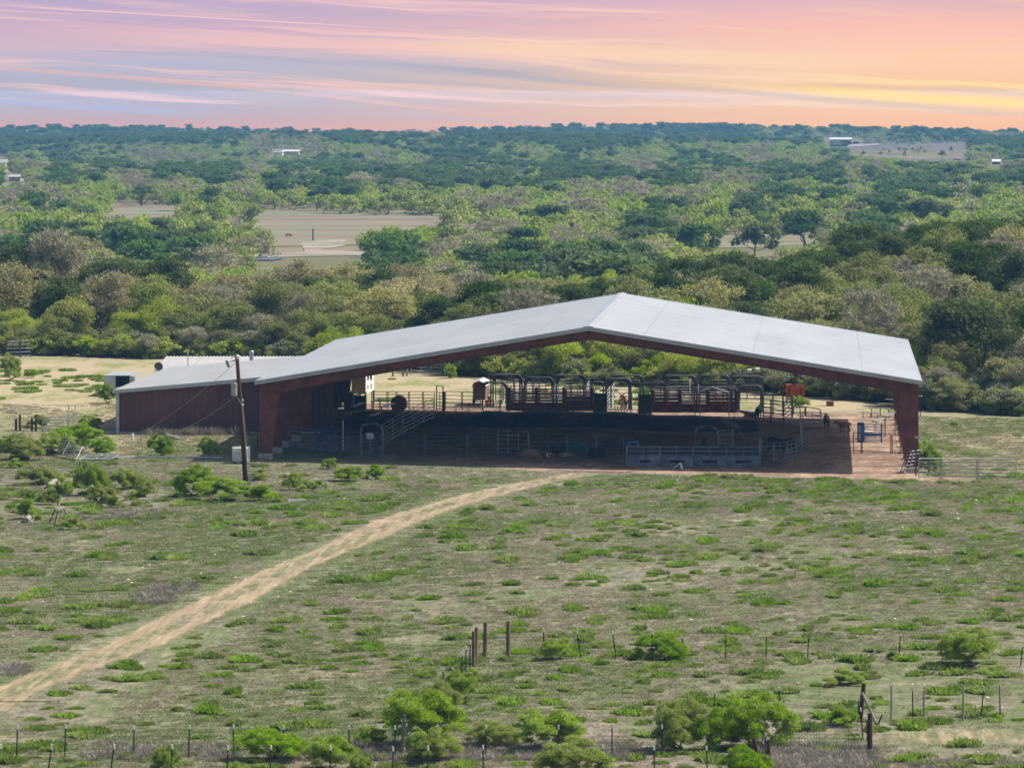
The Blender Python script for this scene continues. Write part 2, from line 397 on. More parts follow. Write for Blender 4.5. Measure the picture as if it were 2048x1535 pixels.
# ground
def groundmat():
    m_, t = newmat('pasture_ground')
    co = t.n('ShaderNodeTexCoord').outputs['Object']
    at = lambda nm: t.n('ShaderNodeAttribute', attribute_name=nm).outputs['Fac']
    cs = t.n('ShaderNodeMapping', ins={0: co, 3: (1, 0.33, 1)}).outputs[0]
    ct = t.n('ShaderNodeMapping', ins={0: co, 3: (2.2, 0.16, 1)}).outputs[0]
    big = t.noise(co, 0.045, 4.0, 0.6)
    mid = t.noise(cs, 0.30, 5.0, 0.64)
    fine = t.noise(cs, 1.9, 6.0, 0.72)
    vf = t.noise(cs, 8.0, 4.0, 0.75)
    soil = t.mix(t.ss(fine, 0.35, 0.65), (0.150, 0.128, 0.098, 1), (0.285, 0.240, 0.190, 1))
    grass = t.mix(t.ss(fine, 0.3, 0.7), (0.098, 0.124, 0.054, 1), (0.182, 0.204, 0.102, 1))
    g = t.ss(t.m('ADD', t.m('MULTIPLY', mid, 0.6), t.m('ADD', t.m('MULTIPLY', big, 0.35), t.m('MULTIPLY', vf, 0.25))), 0.46, 0.69)
    c_ = t.mix(g, soil, grass)
    # straw-pale bare patches
    pale = t.ss(t.m('ADD', t.noise(co, 0.16, 5.0, 0.65), t.m('MULTIPLY', t.m('SUBTRACT', vf, 0.5), 0.35)), 0.58, 0.70)
    c_ = t.mix(t.m('MULTIPLY', pale, 0.5), c_, (0.460, 0.375, 0.290, 1))
    # mown dry field behind
    dry = t.mix(t.ss(t.m('ADD', mid, t.m('MULTIPLY', t.m('SUBTRACT', fine, 0.5), 0.5)), 0.45, 0.66), (0.385, 0.315, 0.200, 1), (0.225, 0.235, 0.095, 1))
    c_ = t.mix(at('dry'), c_, dry)
    # valley floor and litter under the trees
    lit_ = t.mix(t.ss(t.noise(co, 0.02, 4.0), 0.4, 0.6), (0.16, 0.15, 0.08, 1), (0.24, 0.20, 0.13, 1))
    c_ = t.mix(at('far'), c_, lit_)
    # arena dirt
    red = t.mix(t.ss(t.m('ADD', mid, t.m('MULTIPLY', t.m('SUBTRACT', fine, 0.5), 0.8)), 0.35, 0.7), (0.215, 0.145, 0.105, 1), (0.40, 0.285, 0.210, 1))
    am = t.ss(t.m('ADD', at('arena'), t.m('MULTIPLY', t.m('SUBTRACT', fine, 0.5), 0.7)), 0.35, 0.62)
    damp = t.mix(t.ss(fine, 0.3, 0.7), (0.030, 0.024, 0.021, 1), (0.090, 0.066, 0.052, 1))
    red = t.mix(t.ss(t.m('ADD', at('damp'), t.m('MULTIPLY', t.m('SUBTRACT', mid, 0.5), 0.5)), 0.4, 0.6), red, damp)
    c_ = t.mix(am, c_, red)
    # wheel track
    tn = t.noise(ct, 1.0, 5.0, 0.65)
    tan_ = t.mix(t.ss(tn, 0.35, 0.7), (0.31, 0.215, 0.138, 1), (0.49, 0.365, 0.245, 1))
    tm = t.ss(t.m('ADD', at('track'), t.m('ADD', t.m('MULTIPLY', t.m('SUBTRACT', tn, 0.5), 1.1), t.m('MULTIPLY', t.m('SUBTRACT', fine, 0.5), 1.0))), 0.22, 0.80)
    c_ = t.mix(t.m('MULTIPLY', tm, 0.68), c_, tan_)
    # pale chips of limestone
    vo = t.n('ShaderNodeTexVoronoi', ins={'Vector': co, 'Scale': 2.6})
    chip = t.m('MULTIPLY', t.ss(vo.outputs['Distance'], 0.17, 0.11), t.ss(t.noise(co, 0.13, 4.0, 0.6), 0.50, 0.66))
    chip = t.m('MULTIPLY', chip, t.m('SUBTRACT', 1.0, at('far')))
    c_ = t.mix(t.m('MULTIPLY', chip, 0.8), c_, (0.56, 0.49, 0.42, 1))
    bp = t.n('ShaderNodeBump', ins={'Strength': 0.5, 'Distance': 0.10, 'Height': t.m('ADD', fine, t.m('MULTIPLY', vf, 0.4))})
    b = t.n('ShaderNodeBsdfDiffuse', ins={0: c_, 'Normal': bp.outputs[0]})
    t.n('ShaderNodeOutputMaterial', ins={0: b.outputs[0]})
    return m_
M['ground'] = groundmat()

# ------------------------------------------------------------------ terrain
TRACK_PX = [(-60, 1440), (0, 1392), (120, 1345), (260, 1292), (420, 1215), (540, 1155), (650, 1106), (760, 1058), (860, 1020), (960, 990), (1060, 968), (1150, 951), (1235, 938)]
TR = [G(*p) for p in TRACK_PX]
tr_y = np.array([p.y for p in TR]); tr_x = np.array([p.x for p in TR])
def track_x(Y): return np.interp(Y, tr_y, tr_x)
def masks(X, Y):
    d = np.abs(X - track_x(Y)) * 0.93
    wd = 1.42 + 0.22 * np.sin(Y / 9.0) - 0.2 * sm(290, 325, Y)
    core = 1 - sm(wd - 0.9, wd + 0.55, d)
    ruts = 0.46 + 0.54 * np.maximum(np.exp(-((d - 0.85) / 0.34) ** 2), 0.0)
    trk = core * ruts * sm(tr_y.min(), tr_y.min() + 4, Y) * (1 - sm(332, 336, Y))
    side = 0.30 * np.exp(-((X - track_x(Y) - 4.2 - 1.5 * np.sin(Y / 13.0)) / 2.3) ** 2) * (1 - sm(225, 262, Y)) * sm(190, 200, Y)
    trk = np.maximum(trk, side)
    for bx, by, sx, sy, am_ in ((5.4, 193.5, 4.2, 2.6, .62), (1.5, 197, 2.5, 2.0, .4), (-18.6, 228, 2.6, 3.2, .40), (-31.5, 193, 2.6, 2.0, .38), (9, 215, 2.0, 2.5, .34), (2, 222, 4, 1.6, .30), (-11, 262, 3.5, 3, .30), (-37, 262, 2.5, 4, .32), (-33, 232, 2.2, 3, .34)):
        trk = np.maximum(trk, am_ * np.exp(-((X - bx) / sx) ** 2 - ((Y - by) / sy) ** 2))
    front = np.interp(X, [-60, -39, -33, -29, -20, 8, 12], [352, 352, 347, 341, 337.4, 336.4, 337])
    are = sm(front - 1.5, front + 1.5, Y) * (1 - sm(399, 404, Y)) * sm(-38.4, -36.5, X) * (1 - sm(5.5, 8.0, X))
    strip = 0.9 * np.exp(-((Y - front + 1.0) / 2.0) ** 2) * sm(-27, -18, X) * (1 - sm(8, 12, X))
    dry = sm(350, 400, Y) * (1 - sm(470, 500, Y)) * np.clip(sm(-30, -44, X) + sm(398, 408, Y) * (1 - 0.55 * sm(2, 12, X)), 0, 1)
    dry = np.maximum(dry, 0.55 * sm(330, 345, Y) * (1 - sm(470, 500, Y)) * sm(5, 10, X))
    dry = np.maximum(dry, 0.75 * sm(338, 344, Y) * (1 - sm(364, 372, Y)) * (1 - sm(-42, -39, X)) * sm(-58, -52, X))
    far = sm(455, 520, Y)
    damp = sm(375, 380, Y - 1.5 * np.sin(X / 4) - .8 * np.sin(X / 1.7)) * (1 - sm(390.5, 393, Y)) * (1 - sm(-7, -3, X)) * sm(-38, -36, X)  # darker band of floor across the back of the arena
    return trk, np.clip(np.maximum(are, strip), 0, 1), dry * (1 - far), far, damp
def sheet(name, xs, ys, dz=0.0, XY=None, edge=None):
    if XY is None:
        X, Y = np.meshgrid(xs, ys)
    else: X, Y = XY
    ny, nx = X.shape
    Z = ground_z(X, Y) + dz
    if callable(edge): Z = Z - 0.06 * edge(X, Y)
    vs = np.stack([X, Y, Z], -1).reshape(-1, 3)
    i = np.arange(ny * nx).reshape(ny, nx)
    q = np.stack([i[:-1, :-1], i[:-1, 1:], i[1:, 1:], i[1:, :-1]], -1).reshape(-1, 4)
    me = arr_mesh(name, vs, q)
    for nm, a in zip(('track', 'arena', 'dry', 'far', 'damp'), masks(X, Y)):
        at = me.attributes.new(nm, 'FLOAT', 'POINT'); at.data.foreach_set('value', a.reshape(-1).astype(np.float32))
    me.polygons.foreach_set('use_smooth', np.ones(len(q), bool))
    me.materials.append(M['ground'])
    o = bpy.data.objects.new(name, me)
    return tag(link(o), kind='structure')
def arr_mesh(name, vs, quads=None, tris=None, mi=None):
    me = bpy.data.meshes.new(name)
    vs = np.asarray(vs, np.float32)
    me.vertices.add(len(vs)); me.vertices.foreach_set('co', vs.reshape(-1))
    nq = 0 if quads is None else len(quads); nt = 0 if tris is None else len(tris)
    lp = []; starts = []
    if nq: lp.append(np.asarray(quads, np.int32).reshape(-1)); starts.append(np.arange(nq, dtype=np.int32) * 4)
    if nt: lp.append(np.asarray(tris, np.int32).reshape(-1)); starts.append(nq * 4 + np.arange(nt, dtype=np.int32) * 3)
    lp = np.concatenate(lp); starts = np.concatenate(starts)
    me.loops.add(len(lp)); me.loops.foreach_set('vertex_index', lp)
    me.polygons.add(nq + nt); me.polygons.foreach_set('loop_start', starts)
    if mi is not None: me.polygons.foreach_set('material_index', np.asarray(mi, np.int32))
    me.update(calc_edges=True)
    return me
xs = np.concatenate([-np.geomspace(1500, 76, 40), np.arange(-75, 30.1, 0.75), np.geomspace(31, 1500, 40)])
ys = np.concatenate([np.arange(-30, 150, 15), np.arange(150, 480, 1.0), np.arange(480, 1320, 8), np.arange(1320, 4300, 24)])
sheet('ground', xs, ys)
yy = np.arange(205, 336, 0.5)
off = np.linspace(-3.4, 3.4, 35)
sheet('dirt_track', None, None, 0.03, XY=(track_x(yy)[:, None] + off[None, :], np.repeat(yy[:, None], 35, 1)), edge=lambda X, Y: sm(2.3, 3.3, np.abs(X - track_x(Y))))
sheet('arena_floor', np.arange(-37.5, 8.6, 0.5), np.arange(333, 402.1, 0.5), 0.03, edge=lambda X, Y: np.maximum(np.maximum(1 - sm(333, 334.5, Y), sm(400, 402, Y)), np.maximum(1 - sm(-37.5, -36, X), sm(7, 8.5, X))))

def patch(name, pts_px, m_, dz=0.15, kind='structure'):
    """a flat piece of land outlined where it lies in the valley"""
    pts = [G(*p) for p in pts_px]
    me = bpy.data.meshes.new(name)
    me.from_pydata([(p.x, p.y, p.z + dz) for p in pts], [], [tuple(range(len(pts)))])
    me.materials.append(m_)
    o = link(bpy.data.objects.new(name, me))
    return tag(o, kind=kind)
M['field'] = mat('fallow_field', (0.215, 0.150, 0.095), 0.95, 0.0, 0.35, 0.03, stretch=(0.6, 3.0, 1), col2=(0.20, 0.205, 0.12), c2=(0.42, 0.6))
M['field_far'] = mat('far_pasture', (0.15, 0.125, 0.095), 0.95, 0.0, 0.2, 0.02)
M['tracksoil'] = mat('pale_soil', (0.31, 0.255, 0.19), 0.95, 0.0, 0.3, 0.08, col2=(0.20, 0.19, 0.12))
FIELD = [(60, 411), (150, 409), (250, 407), (330, 410), (440, 413), (620, 423), (1040, 433), (1040, 480), (640, 492), (480, 495), (60, 470)]
patch('fallow_field', FIELD, M['field'], 0.08)
patch('farm_track', [(600, 484), (690, 479), (690, 492), (640, 500), (700, 503), (860, 506), (860, 512), (700, 512), (480, 516), (470, 511), (610, 504)], M['tracksoil'], 0.1)
patch('pale_pasture', [(225, 503), (300, 503), (300, 520), (225, 520)], M['tracksoil'], 0.1)
patch('pond', [(440, 517), (480, 515), (545, 516), (570, 518), (548, 522), (450, 522)], M['pond'], 0.2)
patch('clearing', [(1400, 476), (1500, 469), (1660, 470), (1660, 486), (1500, 496), (1405, 496)], M['field'], 0.08)
patch('roadside_clearing', [(1010, 510), (1120, 509), (1120, 524), (1010, 524)], M['tracksoil'], 0.08)
# ------------------------------------------------------------------ arena pavilion
XL, XR, Y0, Y1 = -38.7, 6.48, 340.0, 395.4
XM = (XL + XR) / 2
ZE, ZR = 5.46, 9.12                 # roof sheet underside at eave and ridge
NF = 10
pav = thing('arena_pavilion', 'huge open-sided covered arena with pale metal gable roof on dark red steel frames', 'arena', (XM, Y0, gz(XM, Y0)))
def slope(name, x0, z0, x1, z1):
    g = Geo()
    n = 46
    ya, yb = Y0 - 0.75, Y1 + 0.75
    # thin sheet with standing seams running up the slope
    L = math.hypot(x1 - x0, z1 - z0); nx_, nz_ = -(z1 - z0) / L, (x1 - x0) / L
    t_ = 0.06
    pts = [(x0, z0), (x1, z1), (x1 + nx_ * t_, z1 + nz_ * t_), (x0 + nx_ * t_, z0 + nz_ * t_)]
    g.prism(pts, ya, yb)
    return g.build(name, M['roof'], pav)
sl = slope('roof_slope', XL - 0.30, ZE - 0.05, XM, ZR)
sr = slope('roof_slope', XM + 0.02, ZR, XR + 0.30, ZE - 0.05)
sl['label'] = 'shaded blue-grey roof slope'; sr['label'] = 'sunlit near-white roof slope'
g = Geo(); g.prism([(XM - 0.35, ZR + 0.02), (XM, ZR + 0.075), (XM + 0.35, ZR + 0.02), (XM + 0.35, ZR + 0.075), (XM, ZR + 0.135), (XM - 0.35, ZR + 0.075)], Y0 - 0.8, Y1 + 0.8)
g.build('ridge_cap', M['trim'], pav)
def rake(y, name='fascia'):
    g = Geo()
    for x0, z0, x1, z1 in ((XL - 0.34, ZE, XM, ZR + 0.06), (XM, ZR + 0.06, XR + 0.34, ZE)):
        for k, (a, b_, dd) in enumerate(((0.03, -0.11, 0.0), (-0.125, -0.26, 0.04))):
            g.prism([(x0, z0 + a), (x1, z1 + a), (x1, z1 + b_), (x0, z0 + b_)], y + dd - 0.05, y + dd + 0.03)
    return g.build(name, M['trim'], pav)
rake(Y0 - 0.80); rake(Y1 + 0.82)
g = Geo(); g.box((XL - 0.36, (Y0 + Y1) / 2, ZE - 0.12), (0.09, Y1 - Y0 + 1.4, 0.24)); g.build('eave_gutter', M['trim'], pav)
g = Geo(); g.box((XR + 0.36, (Y0 + Y1) / 2, ZE - 0.12), (0.09, Y1 - Y0 + 1.4, 0.24)); g.build('eave_gutter', M['trim'], pav)
def zt(x): return ZE - 0.28 + (ZR - ZE) * (1 - abs(x - XM) / (XM - XL))       # top of the rafters
def rigid_frame(y):
    zl, zr = gz(XL, y), gz(XR, y)
    g = Geo(); wt_ = 0.05; fl = 0.16
    xk = 1.03
    left_ = [(XL, zl + 0.42), (XL + 0.56, zl + 0.42), (XL + xk, 4.62), (XL, zt(XL))]
    g.prism([(XL, zl + 0.42), (XL + 0.56, zl + 0.42), (XL + xk, 4.55), (XL + xk, zt(XL + xk)), (XL, zt(XL))], y - wt_, y + wt_)
    g.prism([(XR, zr + 0.42), (XR, zt(XR)), (XR - xk, zt(XR - xk)), (XR - xk, 4.55), (XR - 0.56, zr + 0.42)], y - wt_, y + wt_)
    # rafters: deep at the knee, slender near the ridge
    for sgn, xe in ((1, XL), (-1, XR)):
        xa, xb, xc = xe + sgn * xk, xe + sgn * 10.6, XM
        g.prism([(xa, 4.62), (xb, zt(xb) - 0.55), (xc, zt(xc) - 0.55), (xc, zt(xc)), (xb, zt(xb)), (xa, zt(xa))], y - wt_, y + wt_)
        for (p, q) in (((xa, 4.62), (xb, zt(xb) - 0.55)), ((xb, zt(xb) - 0.55), (xc, zt(xc) - 0.55)), ((xe, zt(xe) - 0.02), (xc, zt(xc) - 0.02))):
            g.bar((p[0], y, p[1]), (q[0], y, q[1]), 2 * fl, 0.035)
        zb = (zl if sgn > 0 else zr) + 0.42
        g.bar((xe + sgn * 0.56, y, zb), (xe + sgn * xk, y, 4.55), 2 * fl, 0.035)
        g.bar((xe + sgn * 0.015, y, zb), (xe + sgn * 0.015, y, zt(xe) - 0.05), 2 * fl, 0.03)
        # knee plates and the splice line
        g.bar((xe + sgn * 0.05, y - 0.035, zt(xe) - 0.08), (xe + sgn * (xk - 0.02), y - 0.035, 4.60), 0.12, 0.03)
        g.bar((xe + sgn * 0.03, y - 0.035, 4.30), (xe + sgn * (xk - 0.05), y - 0.035, 4.30), 0.12, 0.03)
    g.box((XM, y, zt(XM) - 0.28), (0.10, 2 * fl, 0.66))
    return g
for k in range(NF):
    y = Y0 + 0.2 + k * (Y1 - Y0 - 0.4) / (NF - 1)
    fr = rigid_frame(y).build('rigid_frame', M['maroon_steel'], pav)
    for x in ((XL + 0.28, XR - 0.28) if k < 4 else (XR - 0.28,)):
        g = Geo(); z = gz(x, y); g.box((x, y, z + 0.12), (0.92, 0.92, 0.60))
        g.build('footing', M['concrete'], fr, bevel=0.03)
g = Geo()
for sgn, xe in ((1, XL), (-1, XR)):
    for k in range(1, 15):
        x = xe + sgn * k * (XM - XL) / 15
        g.box((x, (Y0 + Y1) / 2, zt(x) + 0.13), (0.07, Y1 - Y0 + 1.0, 0.20))
pu = g.build('purlins', M['maroon_steel'], pav)
# side wall between the arena and the lean-to, ribbed
g = Geo()
g.box((XL - 0.05, (366 + Y1) / 2, 2.75), (0.06, Y1 - 366, 5.3))
for k in range(34): g.box((XL + 0.0, 366.6 + k * 0.86, 2.75), (0.06, 0.06, 5.2))
g.build('side_wall', M['maroon'], pav)

# ------------------------------------------------------------------ lean-to shed on the left
YA, YB = 366.0, 395.0
XA, XB = -52.3, XL - 0.02
zA, zB = 3.22, 4.40
sh = thing('lean_to_shed', 'long dark maroon metal shed with grey sloping roof joined to the arena', 'shed', (XA, YA, 0))
zroof = lambda x: zA + (zB - zA) * (x - XA) / (XB - XA)
def ribwall(p0, p1, h0, h1, step, out, nm, m_, parent, z0=0.0):
    g = Geo(); p0 = Vector(p0); p1 = Vector(p1); d = p1 - p0; L = d.length; d.normalize(); nrm = Vector((d.y, -d.x, 0))
    a = [p0, p1, p1 + Vector((0, 0, h1)), p0 + Vector((0, 0, h0))]
    b_ = [v - nrm * 0.08 for v in a]
    g.add(a + b_, [(0, 1, 2, 3), (7, 6, 5, 4), (0, 4, 5, 1), (1, 5, 6, 2), (2, 6, 7, 3), (3, 7, 4, 0)])
    n = int(L / step)
    for k in range(n):
        s_ = (k + 0.5) * L / n; c = p0 + d * s_; h = h0 + (h1 - h0) * s_ / L
        q = [c - d * 0.07, c - d * 0.035 + nrm * out, c + d * 0.035 + nrm * out, c + d * 0.07]
        vs = [v + Vector((0, 0, 0.02)) for v in q] + [v + Vector((0, 0, h - 0.03)) for v in q]
        g.add(vs, [(0, 1, 5, 4), (1, 2, 6, 5), (2, 3, 7, 6), (4, 5, 6, 7)])
    return g.build(nm, m_, parent)
ribwall((XA, YA, 0.0), (-36.3, YA, 0.0), zA - 0.05, zroof(-36.3) - 0.05, 0.45, 0.035, 'wall', M['maroon'], sh)
ribwall((XA, YB, 0.0), (XA, YA, 0.0), zA - 0.05, zA - 0.05, 0.45, 0.035, 'wall', M['maroon'], sh)
ribwall((-40, YB, 0.0), (XA, YB, 0.0), zroof(-40) - 0.05, zA - 0.05, 0.45, 0.035, 'wall', M['maroon'], sh)
g = Geo(); g.prism([(XA - 0.3, zroof(XA - 0.3)), (XB, zB), (XB, zB + 0.06), (XA - 0.3, zroof(XA - 0.3) + 0.06)], YA - 0.35, YB + 0.35)
g.build('roof', M['roof2'], sh)
g = Geo()
g.prism([(XA - 0.34, zroof(XA - 0.34) + 0.02), (XB - 0.01, zB + 0.02), (XB - 0.01, zB - 0.24), (XA - 0.34, zroof(XA - 0.34) - 0.20)], YA - 0.43, YA - 0.36)
g.box((XA - 0.36, (YA + YB) / 2, zA - 0.12), (0.07, YB - YA + 0.6, 0.2))
g.build('fascia', M['trim'], sh)
g = Geo(); g.box((XA - 0.02, YA - 0.06, 1.55), (0.24, 0.18, 3.15)); g.build('corner_trim', M['white_trim'], sh)
g = Geo(); g.box(((XA - 37) / 2, YA - 0.09, 0.03), (15.0, 0.16, 0.22)); g.build('base_curb', M['concrete'], sh)
slab = Geo(); slab.box((XA - 1.9, YA + 0.6, 0.06), (3.4, 1.1, 0.14)); slab.build('concrete_slab', M['concrete'], sh)

# small house behind the shed, only its ribbed roof in sight
bh = thing('bunkhouse', 'low building behind the shed with pale ribbed metal roof and a flue', 'building', (-47.5, 404, 0))
g = Geo(); xa, xb = -54.2, -40.6
za, zb_, ya, yb = 2.78, 3.52, 399.6, 407.0
g.add([(xa, ya, za), (xb, ya, za), (xb, yb, zb_), (xa, yb, zb_), (xa, ya, za - .06), (xb, ya, za - .06), (xb, yb, zb_ - .06), (xa, yb, zb_ - .06)],
      [(0, 1, 2, 3), (7, 6, 5, 4), (0, 4, 5, 1), (1, 5, 6, 2), (2, 6, 7, 3), (3, 7, 4, 0)])
for k in range(50):
    x = xa + 0.14 + k * (xb - xa - 0.2) / 49
    g.bar((x, ya, za + 0.025), (x, yb, zb_ + 0.025), 0.07, 0.06)
g.add([(xa, yb, zb_), (xb, yb, zb_), (xb, 413, 2.8), (xa, 413, 2.8)], [(0, 1, 2, 3)])
g.build('roof', M['roof3'], bh)
g = Geo(); g.box((-47.4, 406.3, 1.3), (12.6, 12.0, 2.6)); g.build('wall', M['cream'], bh)
g = Geo(); p = PX(503, 712, 403.6)
g.lathe((p.x, p.y, 2.9), [(0.17, 0), (0.17, 0.95), (0.20, 0.96), (0.20, 1.22), (0.12, 1.3)], 12)
g.build('flue_pipe', M['galv'], bh)
g = Geo(); p = PX(376, 726, 401.5); g.tube([(p.x, p.y, 2.9), (p.x, p.y, 4.35)], 0.05, 6); g.build('vent_pole', M['white_trim'], bh)
p = PX(317, 722, 399.4)
dish = Geo(); dish.tube([(p.x + .25, p.y, 2.55), (p.x, p.y - .1, 3.0)], 0.03, 5)
prof = [(0.02, 0.0), (0.16, 0.02), (0.28, 0.07), (0.36, 0.13)]
Mx = Matrix.Rotation(R(70), 3, 'X') @ Matrix.Rotation(R(20), 3, 'Y')
dg = Geo(); dg.lathe((0, 0, 0), prof, 14)
dish.add([Mx @ Vector(v) + Vector((p.x, p.y - .15, 3.1)) for v in dg.v], dg.f)
dish.build('satellite_dish', M['black'], bh)

# ------------------------------------------------------------------ utility pole, guys, transformer
p0 = G(494, 994); p1 = PX(474, 712, p0.y - 0.1)
pole = thing('utility_pole', 'leaning dark wooden power pole with a grey transformer in front of the shed', 'utility pole', p0)
g = Geo(); g.tube([p0 - Vector((0, 0, .3)), p0.lerp(p1, .5), p1], [0.17, 0.145, 0.115], 10); g.build('pole', M['polewood'], pole)
at = lambda py: p0.lerp(p1, (994 - py) / (994 - 712))
q = at(778)
g = Geo(); g.lathe((q.x - 0.30, q.y - 0.12, q.z - 0.42), [(0.05, 0), (0.19, 0.02), (0.20, 0.1), (0.20, 0.68), (0.22, 0.70), (0.21, 0.78), (0.06, 0.86)], 12)
for a in (0, .9, -.9): g.tube([(q.x - .3 + .13 * math.sin(a), q.y - .12, q.z + .4), (q.x - .3 + .16 * math.sin(a), q.y - .12, q.z + .62)], 0.035, 6)
g.box((q.x - .14, q.y, q.z), (0.2, .08, .08)); g.build('transformer', M['galv'], pole)
q = at(722)
g = Geo(); g.tube([q, q + Vector((-.35, -.05, 0.02)), q + Vector((-.55, -.1, -.05))], 0.025, 5)
g.box((q.x - .60, q.y - .1, q.z - .16), (0.16, .10, .46), M=Matrix.Rotation(R(-22), 3, 'Y')); g.build('lamp_arm', M['galv'], pole)
g = Geo(); q = at(716); g.lathe((q.x, q.y, q.z - .1), [(0.10, 0), (0.15, .06), (0.16, .22), (0.09, .32)], 10)
g.tube([q + Vector((-.12, 0, .12)), q + Vector((-.38, -.05, .0))], 0.03, 5)
g.tube([q + Vector((-.1, 0, -.1)), q + Vector((-.36, -.05, -.2))], 0.03, 5); g.build('insulator_cap', M['white_trim'], pole)
for y_ in (803, 812):
    g = Geo(); q = at(y_); g.lathe((q.x + .13, q.y, q.z), [(0.03, 0), (.07, .03), (.07, .14), (.03, .17)], 8)
    g.build('insulator', M['white_trim'], pole)
g = Geo(); q0 = at(775); pts = [q0 + Vector((-.25, -.1, -.4)), at(800) + Vector((-.03, -.2, 0)), at(812) + Vector((.14, -.18, 0)), at(850) + Vector((.16, -.1, 0)), at(990) + Vector((.16, -.1, 0))]
g.tube(pts, 0.022, 5); g.build('conduit', M['cable'], pole)
g = Geo(); q = at(984); g.box((q.x + .22, q.y - .1, q.z + .55), (.10, .1, 1.3)); g.build('meter_riser', M['galv'], pole)
def sag(a, b_, s_, n=9):
    return [a.lerp(b_, t_ / n) - Vector((0, 0, 4 * s_ * (t_ / n) * (1 - t_ / n))) for t_ in range(n + 1)]
for (top, anc) in ((722, (280, 868)), (786, (346, 866))):
    g = Geo(); g.tube(sag(at(top), G(*anc), 0.25), 0.013, 5); g.build('guy_wire', M['cable'], pole)
g = Geo(); g.tube([at(806) + Vector((.15, -.1, 0)), G(501, 930, 0) + Vector((0, 0, .05))], 0.012, 5); g.build('guy_wire', M['cable'], pole)

# water tank in a wire cage
p = G(480, 927)
tk = thing('caged_water_tank', 'white plastic water tank in a square wire cage beside the power pole', 'water tank', p)
g = Geo(); g.box((p.x, p.y + .5, p.z + .62), (1.06, 0.95, 0.92)); g.lathe((p.x, p.y + .5, p.z + 1.07), [(.16, 0), (.16, .07), (.02, .08)], 12)
g.build('bladder', M['white'], tk, bevel=.06)
g = Geo()
for k in range(7):
    x = p.x - .56 + k * 1.12 / 6
    for yy_ in (p.y - .02, p.y + 1.02): g.tube([(x, yy_, p.z + .12), (x, yy_, p.z + 1.12)], .014, 4)
    yk = p.y - .02 + k * 1.04 / 6
    for xx_ in (p.x - .56, p.x + .56): g.tube([(xx_, yk, p.z + .12), (xx_, yk, p.z + 1.12)], .014, 4)
for k in range(6):
    z = p.z + .16 + k * .96 / 5
    g.tube([(p.x - .56, p.y - .02, z), (p.x + .56, p.y - .02, z), (p.x + .56, p.y + 1.02, z), (p.x - .56, p.y + 1.02, z), (p.x - .56, p.y - .02, z)], .014, 4)
g.build('cage', M['galv'], tk)
g = Geo()
for k in (-.45, 0, .45): g.box((p.x + k, p.y + .5, p.z + .06), (.12, 1.05, .12))
g.build('pallet', M['greywood'], tk)

# mailbox-like feeder on a stand next to the first column
p = G(515, 893); st_ = thing('pedestal_box', 'small dark box on a slim post beside the front left column', 'box', p)
g = Geo(); g.tube([p, p + Vector((0, 0, 1.1))], .04, 6); g.box((p.x, p.y, p.z + .03), (.5, .4, .06)); g.build('post', M['darkpipe'], st_)
g = Geo(); g.box((p.x, p.y, p.z + 1.25), (.34, .3, .36)); g.build('box', M['darkpipe'], st_, bevel=.02)

# ------------------------------------------------------------------ box trailer left of the shed
p = G(236, 792)
tr = thing('box_trailer', 'dented grey-white box trailer with its dark rear end open', 'trailer', p)
g = Geo(); x0, x1, y0_, y1_ = p.x - 1.15, p.x + 1.05, p.y - 0.2, p.y + 5
g.box(((x0 + x1) / 2, (y0_ + y1_) / 2, 1.72), (x1 - x0, y1_ - y0_, .06)); g.box((x0 + .03, (y0_ + y1_) / 2, 1.05), (.06, y1_ - y0_, 1.3)); g.box((x1 - .03, (y0_ + y1_) / 2, 1.05), (.06, y1_ - y0_, 1.3))
g.box(((x0 + x1) / 2, y1_, 1.05), (x1 - x0, .06, 1.3)); g.box(((x0 + x1) / 2, (y0_ + y1_) / 2, .42), (x1 - x0, y1_ - y0_, .08))
g.box((x0 + .5, y0_ + .01, 1.05), (.95, .05, 1.28))
g.build('body', M['trim'], tr)
g = Geo(); g.box((x1 + .22, y0_ - .25, 1.05), (.52, .05, 1.28), rz=R(-35)); g.build('door', M['white_trim'], tr)
for xx_ in (x0 + .1, x1 - .1):
    g = Geo(); wv = Geo(); wv.lathe((0, 0, -.1), [(.1, 0), (.33, .01), (.35, .1), (.33, .2), (.1, .21)], 14)
    g.add([Vector((v[2] + xx_, v[0] + p.y + 2.6, v[1] + .36)) for v in wv.v], wv.f); g.build('wheel', M['black'], tr)

# ------------------------------------------------------------------ announcer's booth on posts at the back left
Yb = 396.6
a0 = PX(703, 787, Yb); a1 = PX(730, 787, Yb)
bo = thing('announcer_booth', 'raised cream booth with lap siding, its sunlit side white with small dark windows', 'booth', (a0.x, Yb, gz(a0.x, Yb)))
zt0, zt1 = PX(0, 787, Yb).z, PX(0, 736, Yb).z
xr = PX(731, 0, Yb).x; xl = PX(703, 0, Yb).x
g = Geo(); dpt = 5.0
skew = Vector((0.85, dpt, 0))
q = [Vector((xl, Yb, zt0)), Vector((xr, Yb, zt0)), Vector((xr + .2, Yb + dpt, zt0)), Vector((xl + .2, Yb + dpt, zt0))]
top = [v + Vector((0, 0, zt1 - zt0)) for v in q]
g.add(q + top, [(0, 1, 5, 4), (1, 2, 6, 5), (2, 3, 7, 6), (3, 0, 4, 7), (3, 2, 1, 0)])
for k in range(11):
    z = zt0 + .06 + k * .18
    g.box(((xl + xr) / 2, Yb - .012, z), (xr - xl - .04, .03, .05))
g.build('cabin', M['cream'], bo)
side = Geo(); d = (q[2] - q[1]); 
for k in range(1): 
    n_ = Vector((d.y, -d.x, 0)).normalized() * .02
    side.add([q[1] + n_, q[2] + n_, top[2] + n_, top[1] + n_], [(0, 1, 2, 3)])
side.build('white_side', M['white'], bo)
